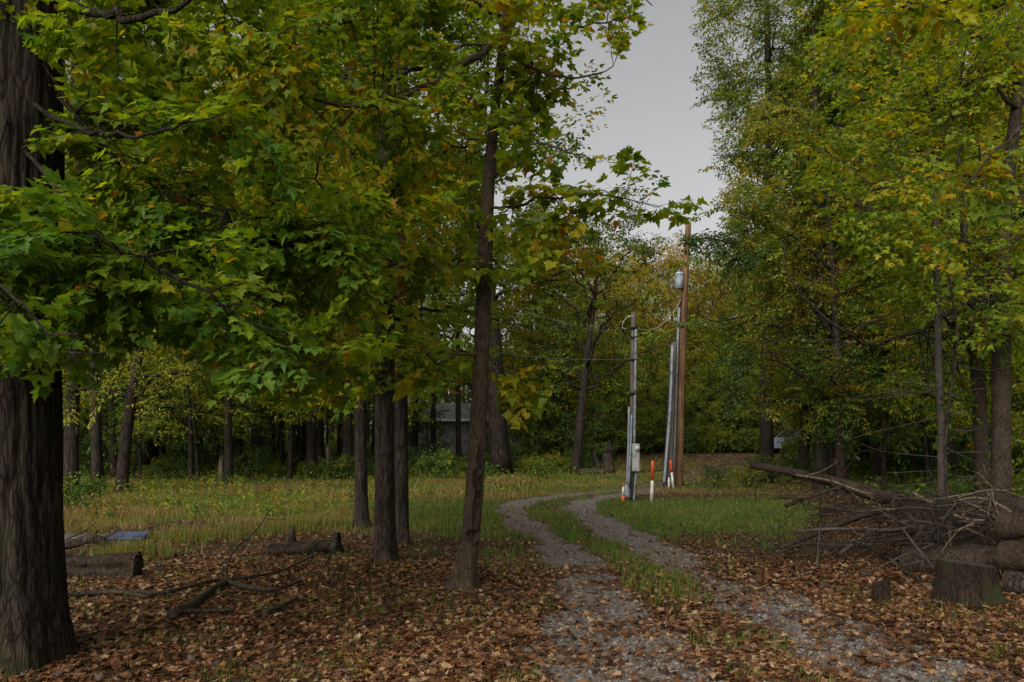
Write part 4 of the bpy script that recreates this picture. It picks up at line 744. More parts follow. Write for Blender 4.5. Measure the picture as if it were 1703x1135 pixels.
for px, y, k, s in [(1165, 55, 2, .75), (1200, 55.5, 2, .8), (1235, 55, 2, .75), (1262, 54, 2, .7), (1140, 54, 0, .65), (1100, 54, 2, .75), (1183, 57, 0, .8), (1218, 57, 2, .85), (1250, 57, 0, .8), (1055, 52, 2, .75), (1015, 50, 0, .8), (980, 48, 2, .7), (930, 46, 0, .75)]: p = at_px(px, 0, y); p[2] -= .9; put(UNDER[k], p, ['low branched green maple in the wood edge beyond the poles', '', 'low branched yellow green hickory in the wood edge beyond the poles'][k], 'low branched trees beyond the poles', None, s)
# snags and thin young stems
def snag(name, px, by, top, r, label, lean=0):
    p = at_px(px, by); Y = p[1]; z1 = EYE + (HOR - top) / F * Y; b = MB(); n = 14; P = crom([p - [0, 0, .1], p + [lean * .4, 0, (z1 - p[2]) * .5], [p[0] + lean, Y, z1]], n)
    b.tube(P, r * np.linspace(1.15, .8, n), 12, True, 0, None, .2, px)
    for k in range(5):
        a = k * 1.3; q = P[-1] + np.array([math.cos(a), math.sin(a), 0]) * r * .5; b.tube(np.array([q - [0, 0, .05], q + [0, 0, R(.08, .4) * r * 6]]), [r * .35, .01], 5)
    return tag(b.build(name, B_PALE if 'pale' in label else B_DARK), label, 'snag')
snag('broken_snag', 368, 806, 766, .10, 'pale split snag standing in the grass at the far wood edge'); snag('broken_snag', 545, 797, 745, .09, 'slim pale snag beside the close dark pair')
snag('broken_snag', 884, 778, 735, .13, 'pale leaning split snag right of the thick brown trunk', .5); snag('tree_stump', 1012, 788, 754, .28, 'black upright stump left of the meter pole'); snag('broken_snag', 998, 786, 754, .09, 'short dark leaning snag beside the black stump', -.3)
b = MB(); q = at_px(1256, 836); Y = q[1]
for pts in ([(1258, 838), (1256, 815), (1255, 798), (1246, 783), (1240, 765)], [(1255, 800), (1263, 790), (1272, 783)], [(1248, 785), (1236, 770), (1228, 757)]): b.tube(crom([W(a, c, Y) for a, c in pts], 12), np.linspace(.016, .005, 12), 5)
tag(b.build('bare_sapling', B_DEAD), 'thin pale leafless sapling in front of the leaning log tip', 'sapling')
def rocklog(px, by, l, r, label, name='fallen_log', m=None, rz=0.0, wob=.15):
    p = at_px(px, by); d = np.array([math.cos(rz), math.sin(rz), 0]); b = MB(); b.tube(crom([p - d * l / 2 + [0, 0, r * .8], p + [0, 0, r * .85], p + d * l / 2 + [0, 0, r * .75]], 16), r * np.array([.85] + [1.0] * 14 + [.8]), 14, True, 0, None, wob, px); return tag(b.build(name, m or B_LOG), label, 'log')
rocklog(985, 790, 1.3, .16, 'mossy log lying at the foot of the black stump'); rocklog(1075, 786, 2.2, .08, 'thin dark log behind the marker post', rz=.35)

# ------------------------------------------------------------------ the grey house behind the woods and the white car
M_SIDE = plain_mat('grey_siding', (.22, .22, .23), (.27, .27, .28), .7, 0, 6, .1, 8); M_ROOF = plain_mat('roof_shingle', (.10, .10, .105), (.16, .16, .165), .85, 0, 14, .3); M_WHITE = plain_mat('white_paint', (.62, .62, .62), (.7, .7, .7), .5, 0, 12, .05)
M_GLASS = plain_mat('dark_glass', (.02, .023, .028), (.03, .033, .04), .08, 0, 4, 0, 1, .6)
hz = float(gz(-3, 58)); H_ = thing('house', 'low grey house half hidden by trunks beyond the clearing', 'house', (-3.3, 58, hz))
b = MB(); b.box((0, 2.5, 1.35), (8.6, 5, 3.1)); b.build('wall', M_SIDE, H_)
b = MB(); V = np.array([[-4.7, -.4, 2.86], [4.7, -.4, 2.86], [4.7, 5.4, 2.86], [-4.7, 5.4, 2.86], [-4.7, 2.5, 4.2], [4.7, 2.5, 4.2]]); b.add(V, [np.array([[0, 1, 5, 4], [2, 3, 4, 5], [0, 3, 2, 1]]), np.array([[1, 2, 5], [3, 0, 4]])]); b.build('roof', M_ROOF, H_)
b = MB(); b.box((0, -.43, 2.84), (9.4, .05, .2)); b.build('fascia', M_WHITE, H_)
for x in (3.6,):
    b = MB(); b.box((x, -.02, 1.6), (.8, .06, 1.0)); wn = b.build('window', M_WHITE, H_); b = MB(); b.box((x, -.055, 1.6), (.66, .02, .86)); b.build('pane', M_GLASS, wn)
cp = at_px(1331, 0, 51); CAR = thing('parked_car', 'white car mostly hidden by shrubs at the edge of the turnaround', 'car', cp)
prof = np.array([(-2.1, .35), (-2.12, .75), (-2.0, .95), (-1.3, 1.02), (-.75, 1.45), (.6, 1.48), (1.35, 1.05), (2.0, .98), (2.12, .7), (2.1, .35)]); b = MB(); k = len(prof)
V = np.vstack([np.column_stack([prof[:, 0], np.full(k, sy * (.86)), prof[:, 1]]) for sy in (-1, 1)]); V[[4, 5], 1] += .14; V[[k + 4, k + 5], 1] -= .14
b.add(V, [np.array([[i, (i + 1) % k, (i + 1) % k + k, i + k] for i in range(k)]), np.arange(k)[None, ::-1], np.arange(k)[None] + k]); b.build('body', plain_mat('pale_blue_paint', (.22, .25, .32), (.26, .29, .36), .4, 0, 6, .02), CAR, True)
b = MB(); b.add(np.array([[-1.15, -.868, 1.02], [-.72, -.745, 1.40], [.52, -.745, 1.42], [1.1, -.868, 1.04]]), np.array([[0, 3, 2, 1]])); b.build('side_window', M_GLASS, CAR)
b = MB(); b.add(np.array([[-1.29, -.7, 1.05], [-1.29, .7, 1.05], [-.80, .62, 1.43], [-.80, -.62, 1.43]]) + [-.02, 0, .012], np.array([[0, 1, 2, 3]])); b.build('windscreen', M_GLASS, CAR)
M_RUB = plain_mat('black_rubber', (.015, .015, .016), (.022, .022, .023), .8)
for x in (-1.35, 1.3):
    for y in (-.8, .8): b = MB(); b.tube(np.array([[x, y - .1, .33], [x, y + .1, .33]]), .33, 20); b.build('wheel', M_RUB, CAR)
CAR.rotation_euler = (0, 0, .45)

# ------------------------------------------------------------------ poles, meter, markers, cables
M_PVC = plain_mat('grey_conduit', (.13, .145, .17), (.17, .185, .21), .45, 0, 9, .03); M_METER = plain_mat('meter_box', (.20, .21, .195), (.25, .26, .245), .45, .0, 7, .05); M_BLACK = plain_mat('black_band', (.012, .012, .013), (.02, .02, .02), .6)
M_POLE = bark_mat('brown_pole', (.075, .041, .020), (.19, .112, .058), 3, .04, .35); M_OLD = bark_mat('weathered_pole', (.035, .03, .026), (.12, .10, .085), 5, .04, .5)
M_OR = plain_mat('orange_plastic', (.46, .062, .012), (.52, .08, .016), .4, 0, 12, .03); M_WP = plain_mat('white_plastic', (.42, .43, .38), (.52, .52, .47), .45, 0, 8, .05); M_CAN = plain_mat('transformer_grey', (.13, .165, .175), (.17, .20, .21), .4, 0, 5, .03); M_LID = plain_mat('light_lid', (.28, .30, .32), (.34, .36, .38), .4); M_CER = plain_mat('porcelain', (.10, .11, .15), (.14, .15, .2), .25); M_WIRE = plain_mat('cable', (.05, .05, .05), (.08, .08, .08), .6); M_WIREW = plain_mat('pale_cable', (.45, .45, .42), (.5, .5, .48), .5)
Y = 21.86; mp = at_px(1052, 0, Y); MPo = thing('meter_pole', 'dark wooden pole carrying an electric meter and grey conduits', 'pole', mp); off = lambda P: np.asarray(P) - mp
b = MB(); b.tube(off([W(1050.5, 850, Y), W(1051.5, 680, Y), W(1053.5, 519, Y)]), [.072, .07, .062], 16); b.build('pole', M_OLD, MPo)
b = MB(); b.tube(off(crom([W(1057.5, 548, Y - .09), W(1056.3, 640, Y - .1), W(1055, 740, Y - .1)], 12)), .036, 14); b.build('conduit', M_PVC, MPo)
b = MB(); b.tube(off(crom([W(1058, 782, Y - .12), W(1056, 806, Y - .12), W(1053.5, 836, Y - .1)], 8)), .034, 14); b.build('conduit', M_PVC, MPo)
for dx, y0 in ((0, 677), (4.2, 690)):
    b = MB(); b.tube(off(crom([W(1046.2 + dx, y0, Y - .07), W(1045 + dx * .9, 740, Y - .1), W(1042.3 + dx * .7, 812, Y - .15)], 10)), .031, 12); b.build('conduit', M_PVC, MPo)
b = MB(); zb = W(1042, 828, Y - .16); hh = 22 / F * Y
lay = [(0, .135), (.30, .135), (.33, .128), (.72, .105), (1.0, .06)]
b.tube(off(np.array([zb + [0.0, 0, hh * a] for a, r in lay])), np.array([r for a, r in lay]), 4)
for a in (.12, .24, .42, .56): b.box(off(zb + [0, -.10 + .03 * a, hh * a]), (.17 - .05 * a, .008, .012))
b.build('conduit_guard', M_PVC, MPo)
c = W(1057, 761.5, Y - .17); mb = MB(); mb.box(off(c), (.2, .16, .76), None, 0, .012); mb.box(off(c + [0, -.083, .05]), (.206, .012, .014)); mb.box(off(c + [0, -.084, -.18]), (.17, .012, .36), None, 0, .004); box = mb.build('meter_box', M_METER, MPo)
mb = MB(); q = off(c + [.035, -.08, .255]); mb.tube(np.array([q, q + [0, -.02, 0], q + [0, -.02, 0], q + [0, -.09, 0], q + [0, -.11, 0]]), [.072, .072, .06, .058, .035], 20); mt = mb.build('meter', M_LID, box)
mb = MB(); mb.box(q + np.array([.012, -.112, 0]), (.045, .006, .025)); mb.build('dial', M_BLACK, mt)
for y in (545, 561, 598): mb = MB(); mb.tube(off([W(1054, y + 1.3, Y - .04), W(1054, y - 1.3, Y - .04)]), .105, 14); mb.build('band', M_BLACK, MPo)
mb = MB(); mb.tube(off([W(1053, 656.5, Y - .04), W(1053, 650, Y - .04)]), .108, 14); mb.build('band', M_BLACK, MPo)
b = MB(); b.box(off(W(1048.5, 526, Y - .05)), (.14, .03, .03)); b.build('cable_bracket', M_LID, MPo)

Y = 29.0; bp_ = at_px(1128, 0, Y); UP = thing('utility_pole', 'tall brown wooden utility pole with a grey transformer near its top', 'pole', bp_); off2 = lambda P: np.asarray(P) - bp_
b = MB(); b.tube(off2(crom([W(1127.5, 825, Y), W(1133, 640, Y), W(1139, 480, Y), W(1145, 371, Y)], 24)), np.linspace(.175, .1, 24), 18, True, 0, None, .04); b.build('pole', M_POLE, UP)
c = W(1129.5, 481, Y - .1); z = lambda h: [0, 0, h]; b = MB(); hT = 24 / F * Y
b.tube(off2(np.array([c, c + z(.02), c + z(hT)])), [.135, .155, .155], 24); can = b.build('transformer', M_CAN, UP)
b = MB(); b.tube(off2(np.array([c + z(hT), c + z(hT + .015), c + z(hT + .055), c + z(hT + .075)])), [.165, .17, .165, .12], 24); b.build('lid', M_LID, can)
b = MB(); b.tube(off2(np.array([c + z(hT + .06), c + z(hT + .1), c + z(hT + .1), c + z(hT + .15), c + z(hT + .15), c + z(hT + .2)])), [.06, .065, .045, .05, .03, .025], 14); b.build('bushing', M_CER, can)
for s_ in (-.14, .14): b = MB(); b.tube(off2(np.array([c + [s_, 0, hT - .1], c + [s_ * 1.25, -.02, hT - .1]])), .02, 8); b.build('lug', M_LID, can)
b = MB()
for x, zz_, w_, h_ in [(-.06, .86, .10, .035), (-.035, .76, .03, .07), (-.05, .66, .03, .07), (-.06, .56, .03, .08), (-.075, .45, .035, .06), (.02, .93, .03, .03), (-.10, .93, .03, .03)]:
    a_ = math.asin(max(-1, min(1, x / .155))); b.box(off2(c + [x, -.155 * math.cos(a_) - .003, hT * zz_]), (w_, .006, h_), rotz(a_))
b.build('stencil_mark', M_CER, can)
b = MB(); b.box(off2(c + [.13, .05, hT * .7]), (.12, .05, .05)); b.box(off2(c + [.13, .05, hT * .25]), (.12, .05, .05)); b.build('bracket', M_OLD, UP)
b = MB(); b.tube(off2(crom([W(1129.5, 512, Y - .12), W(1126, 600, Y - .14), W(1123, 700, Y - .17), W(1119, 806, Y - .2)], 14)), .05, 12); b.build('conduit', M_PVC, UP)
b = MB(); b.tube(off2(crom([W(1130, 512, Y - .12), W(1130.5, 502, Y - .14), W(1133, 494, Y - .1)], 8)), .035, 10); b.build('cable_end', M_BLACK, UP)
Y = 28.3; op = at_px(1114, 0, Y); OP = thing('pole_stub', 'old dark sawn off pole standing beside the brown utility pole', 'pole', op); off3 = lambda P: np.asarray(P) - op
b = MB(); b.tube(off3(crom([W(1113, 822, Y), W(1117, 690, Y), W(1121.5, 569, Y)], 14)), np.linspace(.13, .105, 14), 14, True, 0, None, .06); b.build('pole', M_OLD, OP)
b = MB(); b.tube(off3(crom([W(1118.5, 574, Y - .1), W(1114.5, 680, Y - .15), W(1107, 775, Y - .2), W(1104.5, 803, Y - .2)], 16)), .055, 12); b.build('conduit', M_PVC, OP)
b = MB(); b.tube(off3(crom([W(1114, 590, Y - .08), W(1111, 680, Y - .1), W(1104.5, 780, Y - .1), W(1104, 812, Y)], 16)), .02, 8); b.build('cable', M_BLACK, OP)
b = MB(); q = at_px(1112.5, 811); b.tube(np.array([q - z(.05), q + z(.27), q + z(.27), q + z(.36)]), [.045, .045, .03, .022], 12); tag(b.build('pipe_stub', M_WP), 'short capped pale pipe at the foot of the old pole', 'pipe')
def marker(px, by, Y, top, split, r, label, lean=0.0, rev=False):
    p = at_px(px, by, Y); o = thing('marker_post', label, 'marker post', p); h = (by - top) / F * Y; hs_ = (by - split) / F * Y; d = np.array([lean, 0, 1.])
    b = MB(); b.tube(np.array([d * -.05, d * hs_]), r, 16); b.build('post', M_WP if not rev else M_OR, o)
    b = MB(); b.tube(np.array([d * (hs_ - .02), d * (h - .04), d * (h - .012), d * h]), [r * 1.12, r * 1.12, r * .9, r * .45], 16); b.build('sleeve', M_OR if not rev else M_WP, o)
marker(1083.5, 837, 20.8, 766, 798, .042, 'white marker post with an orange top standing in the lawn right of the meter pole', .03)
marker(1120, 812, 27.5, 766, 785, .042, 'leaning white marker post with an orange top in front of the brown pole', -.11)
o = thing('marker_post', 'short orange and white marker post behind the conduit guard of the meter pole', 'marker post', at_px(1036, 0, 21.5))
b = MB(); b.tube(np.array([[0, 0, -.05], [0, 0, .17]]), .046, 14); b.build('post', M_OR, o); b = MB(); b.tube(np.array([[0, 0, .17], [.01, 0, .42]]), .03, 14); b.build('sleeve', M_WP, o); b = MB(); b.tube(np.array([[.01, 0, .42], [.012, 0, .50], [.012, 0, .51]]), [.032, .032, .015], 14); b.build('tip', M_OR, o)
def cable(pts, r, label, m=None): b = MB(); b.tube(crom(pts, 40), r, 5); tag(b.build('service_cable', m or M_WIRE), label, 'cable')
cable([W(1133, 498, 28.9), W(1118, 522, 27.2), W(1095, 544, 25), W(1075, 549, 23.4), W(1056, 546, 21.86)], .008, 'pale service cable sagging from the transformer to the meter pole', M_WIREW)
cable([W(1048, 526, 21.8), W(1042, 529, 21.7), W(1036, 537, 21.7), W(1035.5, 545, 21.7), W(1041, 547, 21.7)], .006, 'white cable loop at the top of the meter pole', M_WIREW)
cable([W(1052, 598, 21.86), W(960, 598, 25), W(880, 593, 29), W(820, 585, 36)], .009, 'lower cable running left from the meter pole into the trees')
cable([W(1052, 546, 21.86), W(990, 550, 24), W(925, 533, 28), W(825, 505, 36)], .009, 'upper cable running left from the meter pole into the trees')

# ------------------------------------------------------------------ stump, logs and brush pile, right
def stump(name, px, by, top, r, label, seed, cutm, tilt=0.0, ridges=9, flare=.45, m=None):
    p = at_px(px, by); h = EYE + (HOR - top) / F * p[1] - p[2]; o = thing(name, label, 'stump', p); n, sd = 40, 72; th = np.arange(sd) / sd * 6.2832; zz_ = np.linspace(-.06, 1, n) * h; TH, Z = np.meshgrid(th, zz_)
    rr = r * (1 + flare * np.exp(-np.clip(Z, 0, 9) / (r * .55)) * (.55 + .45 * np.cos(TH * 5 + seed)) + .06 * np.cos(TH * 3 + seed)) - .022 * (1 - np.abs(2 * vnoise(np.cos(TH) * ridges * .5 + 9, np.sin(TH) * ridges * .5 + Z * 1.2 + 9, seed) - 1)) ** 2
    V = np.stack([np.cos(TH) * rr, np.sin(TH) * rr * .9, Z * (1 + tilt * np.cos(TH))], -1).reshape(-1, 3)
    i = np.arange(n - 1)[:, None] * sd; j = np.arange(sd)[None]; k = (j + 1) % sd; b = MB(); b.add(V, np.stack([i + j, i + k, i + sd + k, i + sd + j], -1).reshape(-1, 4), None, 0, True); b.build('bark', m or B_STUMP, o)
    rim = V[-sd:] * [.985, .985, 1]; b = MB(); cn = rim.mean(0); ring = [cn + (rim - cn) * f + np.column_stack([np.zeros((sd, 2)), (fbm(rim[:, 0] * 9, rim[:, 1] * 9 + f * 7, seed) - .5) * .02]) for f in (1, .75, .5, .25)] + [cn[None]]
    F4 = [np.stack([a * sd + np.arange(sd), a * sd + (np.arange(sd) + 1) % sd, (a + 1) * sd + (np.arange(sd) + 1) % sd, (a + 1) * sd + np.arange(sd)], -1) for a in range(3)]; F3 = np.stack([3 * sd + np.arange(sd), 3 * sd + (np.arange(sd) + 1) % sd, np.full(sd, 4 * sd)], -1)
    b.add(np.vstack(ring) + [0, 0, -.004], [np.vstack(F4), F3], None, 0, True); b.build('cut_face', cutm, o); return o
B_CUTD = bark_mat('weathered_cut', (.02, .017, .015), (.065, .056, .05), 12, .9, .3)
stump('tree_stump', 1608, 1003, 936, .265, 'wide mossy sawn stump in front of the brush pile', 3, B_CUTD, -.08)
stump('tree_stump', 1467, 1003, 968, .085, 'small dark rotten stump left of the wide sawn stump', 5, B_STUMP, .15, 7, .5)
stump('tree_stump', 1540, 948, 838, .30, 'tall black stump under the right end of the leaning log', 8, B_STUMP, .05, 9, .25, B_DARK)
def log(p0, p1, r, label, m=None, name='log', cut=True, wob=.08, bow=.0):
    p0, p1 = np.array(p0, float), np.array(p1, float); mid = (p0 + p1) / 2; m = m or B_LOGD; o = thing(name, label, 'log', mid); n = 22; P = crom([p0, (p0 * 2 + p1) / 3 + [0, 0, bow], (p0 + p1 * 2) / 3 + [0, 0, bow], p1], n) - mid
    b = MB(); b.tube(P, r * (1 + .05 * np.sin(np.arange(n) * .9)), 28, not cut, 0, None, wob, int(abs(p0[0] * 37)) + 3); b.build('bark', m or B_LOG, o)
    if cut:
        for e, q in ((P[0], P[1]), (P[-1], P[-2])):
            d = nrm(e - q); b = MB(); b.tube(np.array([e - d * .02, e + d * .004, e + d * .006]), [r * .93, r * .93, r * .6], 28, True, 0, None, wob, int(abs(p0[0] * 37)) + 3); b.build('cut_end', B_CUT, o)
    return o
log(W(1502, 932, 9.7), W(1660, 932, 9.2), .175, 'thick dark log lying behind the wide stump under the brush', B_LOGD)
log(W(1560, 903, 9.9), W(1648, 900, 10.1), .13, 'shorter brown log lying on the thick dark log')
log(W(1668, 925, 8.7), W(1830, 935, 8.0), .165, 'short sawn log with a pale end right of the wide stump, middle of the stack')
log(W(1664, 875, 9.1), W(1840, 868, 8.4), .15, 'sawn brown log topmost of the stack at the right edge')
log(W(1672, 968, 8.3), W(1830, 985, 7.7), .12, 'dark log lowest of the stack at the right edge', B_DARK)
log(W(1600, 850, 11.5), W(1800, 842, 12.0), .16, 'mossy dark log behind the brush pile at the right')
def branch(pts, r0, r1, label, m=None, name='branch', n=26, twig=0, tl=.5, sides=9, cat='branch'):
    P = crom(WP(*pts), n); b = MB(); b.tube(P, np.linspace(r0, r1, n), sides, True, 0, None, .18, len(label))
    for k in range(twig):
        i_ = RNG.integers(2, n); e = P[i_] + RNG.normal(0, 1, 3) * tl * np.array([.7, .5, .5]); q = e + RNG.normal(0, .4, 3) * tl * .6; b.tube(crom([P[i_], (P[i_] + e) / 2 + RNG.normal(0, .05, 3) * tl, e, q], 9), np.linspace(.008, .002, 9), 4, False)
    return tag(b.build(name, m or B_DEAD), label, cat)
branch([(1248, 774, 12.2), (1330, 788, 11.8), (1400, 806, 11.4), (1470, 828, 10.9), (1560, 850, 10.4)], .055, .10, 'long dark log with its cut tip raised over the grass, resting on the brush pile', B_LOGD, 'leaning_log', 30, 26, .7, 14, 'log')
branch([(1320, 884, 9.9), (1400, 880, 9.9), (1480, 882, 9.8), (1530, 875, 9.8), (1590, 868, 9.9), (1640, 872, 10)], .022, .03, 'long pale straight branch lying level across the brush pile', B_DEAD, 'branch', 26, 5, .35)
branch([(1296, 912, 10.2), (1350, 890, 10.3), (1420, 862, 10.4), (1500, 838, 10.5)], .032, .05, 'dark branch slanting up under the leaning log', B_LOGD, 'branch', 22, 12, .5)
branch([(1322, 790, 11.6), (1380, 800, 11.2), (1450, 822, 10.8), (1560, 832, 10.4)], .02, .012, 'thin bark stripped branch lying along the top of the leaning log', B_PALE, 'branch', 22, 8, .5)
branch([(1518, 820, 10.2), (1560, 842, 9.9), (1600, 862, 9.7), (1640, 866, 9.6)], .024, .014, 'pale broken branch with a white tip on top of the pile', B_PALE, 'branch', 20, 3, .4)
branch([(1560, 842, 10), (1620, 828, 10), (1665, 842, 9.7), (1690, 862, 9.4)], .012, .024, 'bowed bare branch ending on the topmost stacked log', B_PALE, 'branch', 20, 3, .4)
branch([(1502, 880, 9.4), (1520, 905, 9.1), (1545, 935, 8.8), (1552, 945, 8.7)], .013, .009, 'thin grey stick sloping down in front of the black stump', B_DEAD)
branch([(1500, 942, 9.1), (1540, 932, 8.9), (1568, 930, 8.6), (1590, 920, 8.6)], .011, .008, 'thin stick lying beside the left side of the wide stump', B_DEAD)
branch([(1578, 868, 9.6), (1580, 900, 9.5), (1582, 925, 9.4)], .018, .016, 'short upright stick propped against the dark log', B_DEAD)
branch([(1432, 958, 9.3), (1470, 940, 9.2), (1500, 925, 9.2), (1555, 905, 9.4)], .014, .01, 'grey stick slanting low towards the dark log', B_DEAD, 'branch', 20, 4, .4)
branch([(1478, 928, 9.0), (1505, 950, 8.8), (1530, 965, 8.6), (1560, 968, 8.5)], .022, .012, 'dark crooked branch on the leaves left of the wide stump', B_DARK, 'branch', 20, 3, .3)
branch([(1290, 920, 10.6), (1340, 905, 10.6), (1420, 908, 10.5), (1500, 900, 10.4)], .03, .02, 'low grey branch on the ground at the left end of the pile', B_DEAD, 'branch', 22, 22, .45)
branch([(1360, 900, 10), (1366, 860, 10), (1362, 830, 10.1), (1352, 810, 10.2)], .012, .005, 'upright bare twig standing in front of the level branch', B_DARK, 'branch', 18, 10, .3)
branch([(1358, 945, 9.2), (1361, 905, 9.2), (1364, 880, 9.2)], .011, .007, 'short pale upright stick in front of the level branch', B_DEAD)
branch([(1305, 842, 11.2), (1360, 822, 11), (1400, 810, 11)], .03, .024, 'short broken branch below the middle of the leaning log', B_LOGD, 'branch', 16, 8, .4)
branch([(1395, 922, 9.6), (1425, 900, 9.7), (1450, 880, 9.8)], .02, .014, 'short grey branch crossing under the level branch', B_DEAD, 'branch', 14, 4, .3)
for k in range(26):
    a = (R(1500, 1690), R(820, 885), R(9.2, 10.6)); d = R(-150, 150); e = (a[0] + d, a[1] + R(-40, 55), a[2] + R(-.5, .5)); mdl = ((a[0] + e[0]) / 2, (a[1] + e[1]) / 2 + R(-18, 8), a[2])
    tag(branch([a, mdl, e], R(.006, .013), .004, 'thin bare stick tangled in the top of the brush pile', [B_DEAD, B_PALE, B_LOG][k % 3], 'stick', 14, 2, .35, 5), None, None, 'sticks of the brush pile')
for k in range(24):
    a = (R(1240, 1440), R(880, 930)); p = at_px(*a); d = R(0, 6.28); l = R(.3, .8); b = MB(); e = p + np.array([math.cos(d) * l, math.sin(d) * l, R(.05, .5)]); b.tube(crom([p, (p + e) / 2 + [0, 0, .06], e], 10), np.linspace(.009, .003, 10), 5)
    for q in range(3): f = p + (e - p) * R(.3, .9); b.tube(np.array([f, f + RNG.normal(0, .16, 3)]), [.005, .002], 4)
    tag(b.build('stick', [B_DEAD, B_DARK][k % 2]), 'thin bare stick lying before the left end of the brush pile', 'branch', 'sticks before the brush pile')
for k in range(34):
    a = (1370 + 300 * R(0, 1) ** .6, R(815, 905), R(9.3, 11.0)); a = (a[0], max(a[1], 770 + (a[0] - 1248) * .22), a[2]); an = R(-.5, .5) + (math.pi if k % 2 else 0); l = R(.5, 1.1); p0 = W(*a); d = np.array([math.cos(an), R(-.4, .3), math.sin(an) * .5 - .12]) * l; p1 = p0 + d * .5 + RNG.normal(0, .07, 3); p2 = p0 + d; p2[2] = max(p2[2], .03); p1[2] = max(p1[2], .04)
    b = MB(); r0 = R(.012, .030); b.tube(crom([p0, p1, p2], 14), np.linspace(r0, r0 * .45, 14), 8, True, 0, None, .2, k)
    for q in range(3): f = p0 + (p2 - p0) * R(.3, .8); e = f + d * R(.2, .4) + RNG.normal(0, .17, 3); b.tube(crom([f, (f + e) / 2 + RNG.normal(0, .03, 3), e], 8), np.linspace(r0 * .5, .003, 8), 5)
    tag(b.build('branch', [B_LOGD, B_DARK, B_LOGD][k % 3]), 'forked bare branch tangled in the middle of the brush pile', 'branch', 'forked branches of the brush pile')
tw = MB(); nt_ = 480; u = R(0, 1, nt_) ** .6; c0 = np.array([W(1330 + 340 * a, 800 + 70 * a ** .6 + 70 * b_, 11.6 - 1.8 * a + c_) for a, b_, c_ in zip(u, R(0, 1, nt_) ** 1.2, RNG.normal(0, .45, nt_))]); c0[:, 2] = np.maximum(c0[:, 2], gz(c0[:, 0], c0[:, 1]) + .03); dv = nrm(RNG.normal(0, 1, (nt_, 3)) * [1, .6, .45]) * R(.15, .7, nt_)[:, None]; mid = c0 + dv * .5 + RNG.normal(0, .03, (nt_, 3))
tw.sticks(c0, mid, np.full(nt_, .0055), np.full(nt_, .0045)); tw.sticks(mid, c0 + dv, np.full(nt_, .0045), np.full(nt_, .002)); tag(tw.build('twig_tangle', B_LOGD), 'tangle of fine dark twigs filling the brush pile', 'twigs', kind='stuff')

# ------------------------------------------------------------------ logs, branches and the well cover, left
def gb(pts, lift=.06): return [at_px(a, c) + [0, 0, lift + (q[0] if q else 0)] for a, c, *q in pts]
def gbranch(b, pts, r0, r1, n=24, sides=9): b.tube(crom(gb(pts), n), np.linspace(r0, r1, n), sides, True, 0, None, .2, len(pts))
b = MB(); gbranch(b, [(95, 1004), (150, 998), (205, 996), (270, 997), (320, 984), (365, 974), (420, 968), (475, 955), (540, 922)], .028, .01, 40); gbranch(b, [(285, 1034), (312, 1022), (335, 1005), (362, 985), (388, 974)], .05, .03, 20); gbranch(b, [(380, 978), (420, 988), (460, 990), (500, 976)], .03, .012, 18); gbranch(b, [(300, 1030), (340, 1028), (390, 1026)], .025, .012, 14); gbranch(b, [(205, 996), (240, 1003), (260, 1000)], .02, .012, 10)
Yb = at_px(378, 972)[1]; b.tube(crom([W(375, 970, Yb), W(380, 935, Yb), W(396, 908, Yb), W(418, 890, Yb), (W(437, 868, Yb)), W(448, 850, Yb), W(476, 835, Yb)], 26), np.linspace(.014, .004, 26), 6); b.tube(crom([W(438, 862, Yb), W(455, 865, Yb), W(474, 864, Yb)], 8), np.linspace(.006, .003, 8), 5)
b.tube(crom([W(291, 984, 8.6), W(285, 972, 8.6), W(268, 955, 8.6), W(259, 935, 8.6), W(260, 905, 8.6)], 16), np.linspace(.016, .005, 16), 6)
tag(b.build('fallen_branch', B_MID), 'long forked grey branch lying on the leaves right of the massive trunk', 'branch')
b = MB(); gbranch(b, [(440, 1030), (470, 1018), (495, 1005)], .02, .012, 14); tag(b.build('stick', B_DEAD), 'short grey stick on the leaves below the forked branch', 'branch')
b = MB(); gbranch(b, [(555, 955), (590, 950), (620, 945)], .012, .006, 14); tag(b.build('stick', B_DEAD), 'thin stick on the leaves left of the twin trunks', 'branch')
q0, q1 = at_px(30, 968), at_px(216, 966); log(q0 + [0, .2, .15], q1 + [0, .2, .12], .135, 'dark furrowed fallen log right of the massive trunk', B_LOGD, 'log', True, .42)
b = MB()
for k in range(26):
    f = R(0, 1); a_ = R(.2, 2.6); c_ = q0 + (q1 - q0) * f + [0, .2, .135]; l_ = R(.06, .22); p_ = c_ + np.array([0, -math.cos(a_) * .135, math.sin(a_) * .13]); b.box(p_, (l_, R(.015, .03), R(.012, .03)), rotz(R(-.15, .15)) @ rotx(R(-.5, .5)), 0, .004)
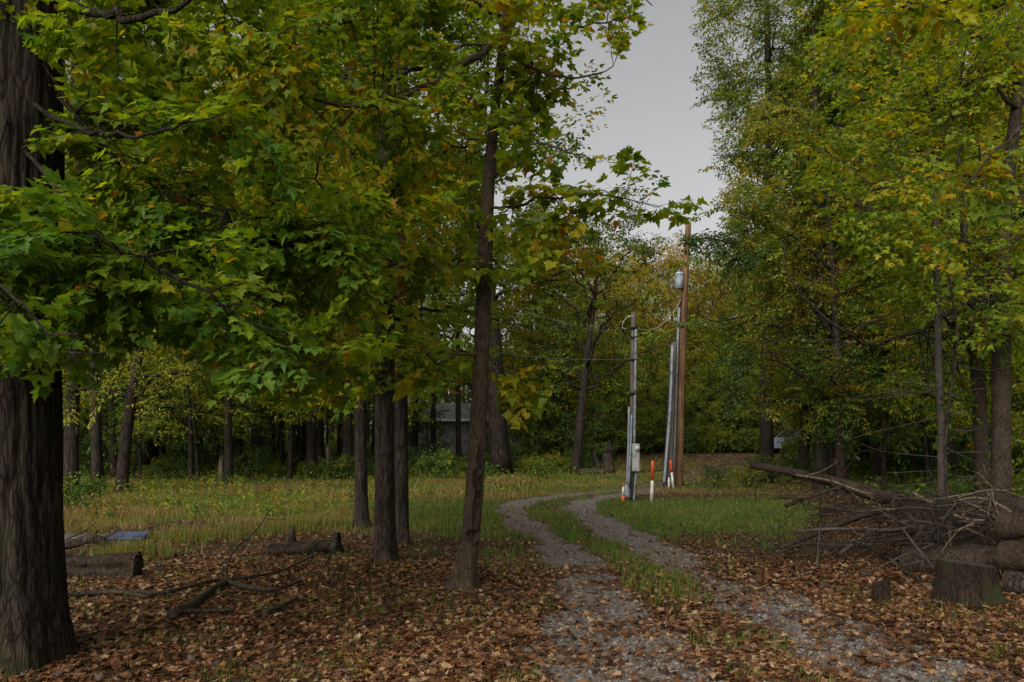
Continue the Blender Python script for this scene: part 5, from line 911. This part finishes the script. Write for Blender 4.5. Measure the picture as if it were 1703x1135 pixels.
tag(b.build('bark_flakes', B_DARK), 'torn bark flakes clinging to the dark furrowed log', 'bark', kind='stuff')
q = at_px(140, 925); b = MB(); b.tube(crom([q + [-.55, 0, .08], q + [-.1, 0, .2], q + [.18, 0, .24], q + [.42, .0, .04]], 20), np.array([.07] * 12 + list(np.linspace(.07, .03, 8))), 12, True, 0, None, .35, 4); tag(b.build('bark_slab', B_DARK), 'curled slab of dark bark on top of the furrowed log', 'bark')
q0, q1 = at_px(440, 928), at_px(556, 922); o = log(q0 + [0, .1, .06], q1 + [0, .1, .11], .10, 'rotting log with a black hollow end left of the twin trunks', B_LOGD, 'log', True, .35)
mid = np.array(o.location); b = MB(); k = at_px(483, 915) + [0, .1, .1] - mid; b.tube(np.array([k, k + [-.01, 0, .16], k + [.0, 0, .24]]), [.06, .05, .03], 10, True, 0, None, .2); b.build('knob', B_LOG, o)
b = MB(); e = q1 + [.02, .1, .11] - mid; b.tube(np.array([e - [.06, 0, 0], e + [.03, 0, .0], e + [.04, 0, .005]]), [.13, .15, .12], 14, True, 0, None, .35); b.build('hollow_end', B_DARK, o)
M_CON = plain_mat('concrete', (.04, .036, .03), (.095, .083, .068), .9, 0, 10, .4); M_BLUE = plain_mat('blue_grey_lid', (.04, .05, .09), (.055, .07, .11), .75, 0, 6, .03, 1, .15)
q = at_px(125, 903); b = MB(); b.box(q + [0, .1, .04], (.95, .45, .12), None, 0, .03); tag(b.build('concrete_slab', M_CON), 'grey concrete slab sunk in the grass behind the furrowed log', 'slab')
q = at_px(207, 905); o = thing('well_box', 'dark box with a tilted blue grey lid beside the concrete slab', 'box', q); b = MB(); b.box((0, .2, .03), (.50, .36, .1), None, 0, .01); b.build('base', M_BLACK, o); b = MB(); b.box((-.01, .2, .105), (.54, .42, .03), rotx(.16), 0, .01); b.box((.24, -.005, .068), (.05, .014, .022)); b.build('lid', M_BLUE, o)
b = MB(); gbranch(b, [(110, 918, .12), (140, 908, .16), (160, 895, .2)], .012, .005, 12, 6); tag(b.build('stick', B_DEAD), 'thin twig lying across the concrete slab', 'branch')
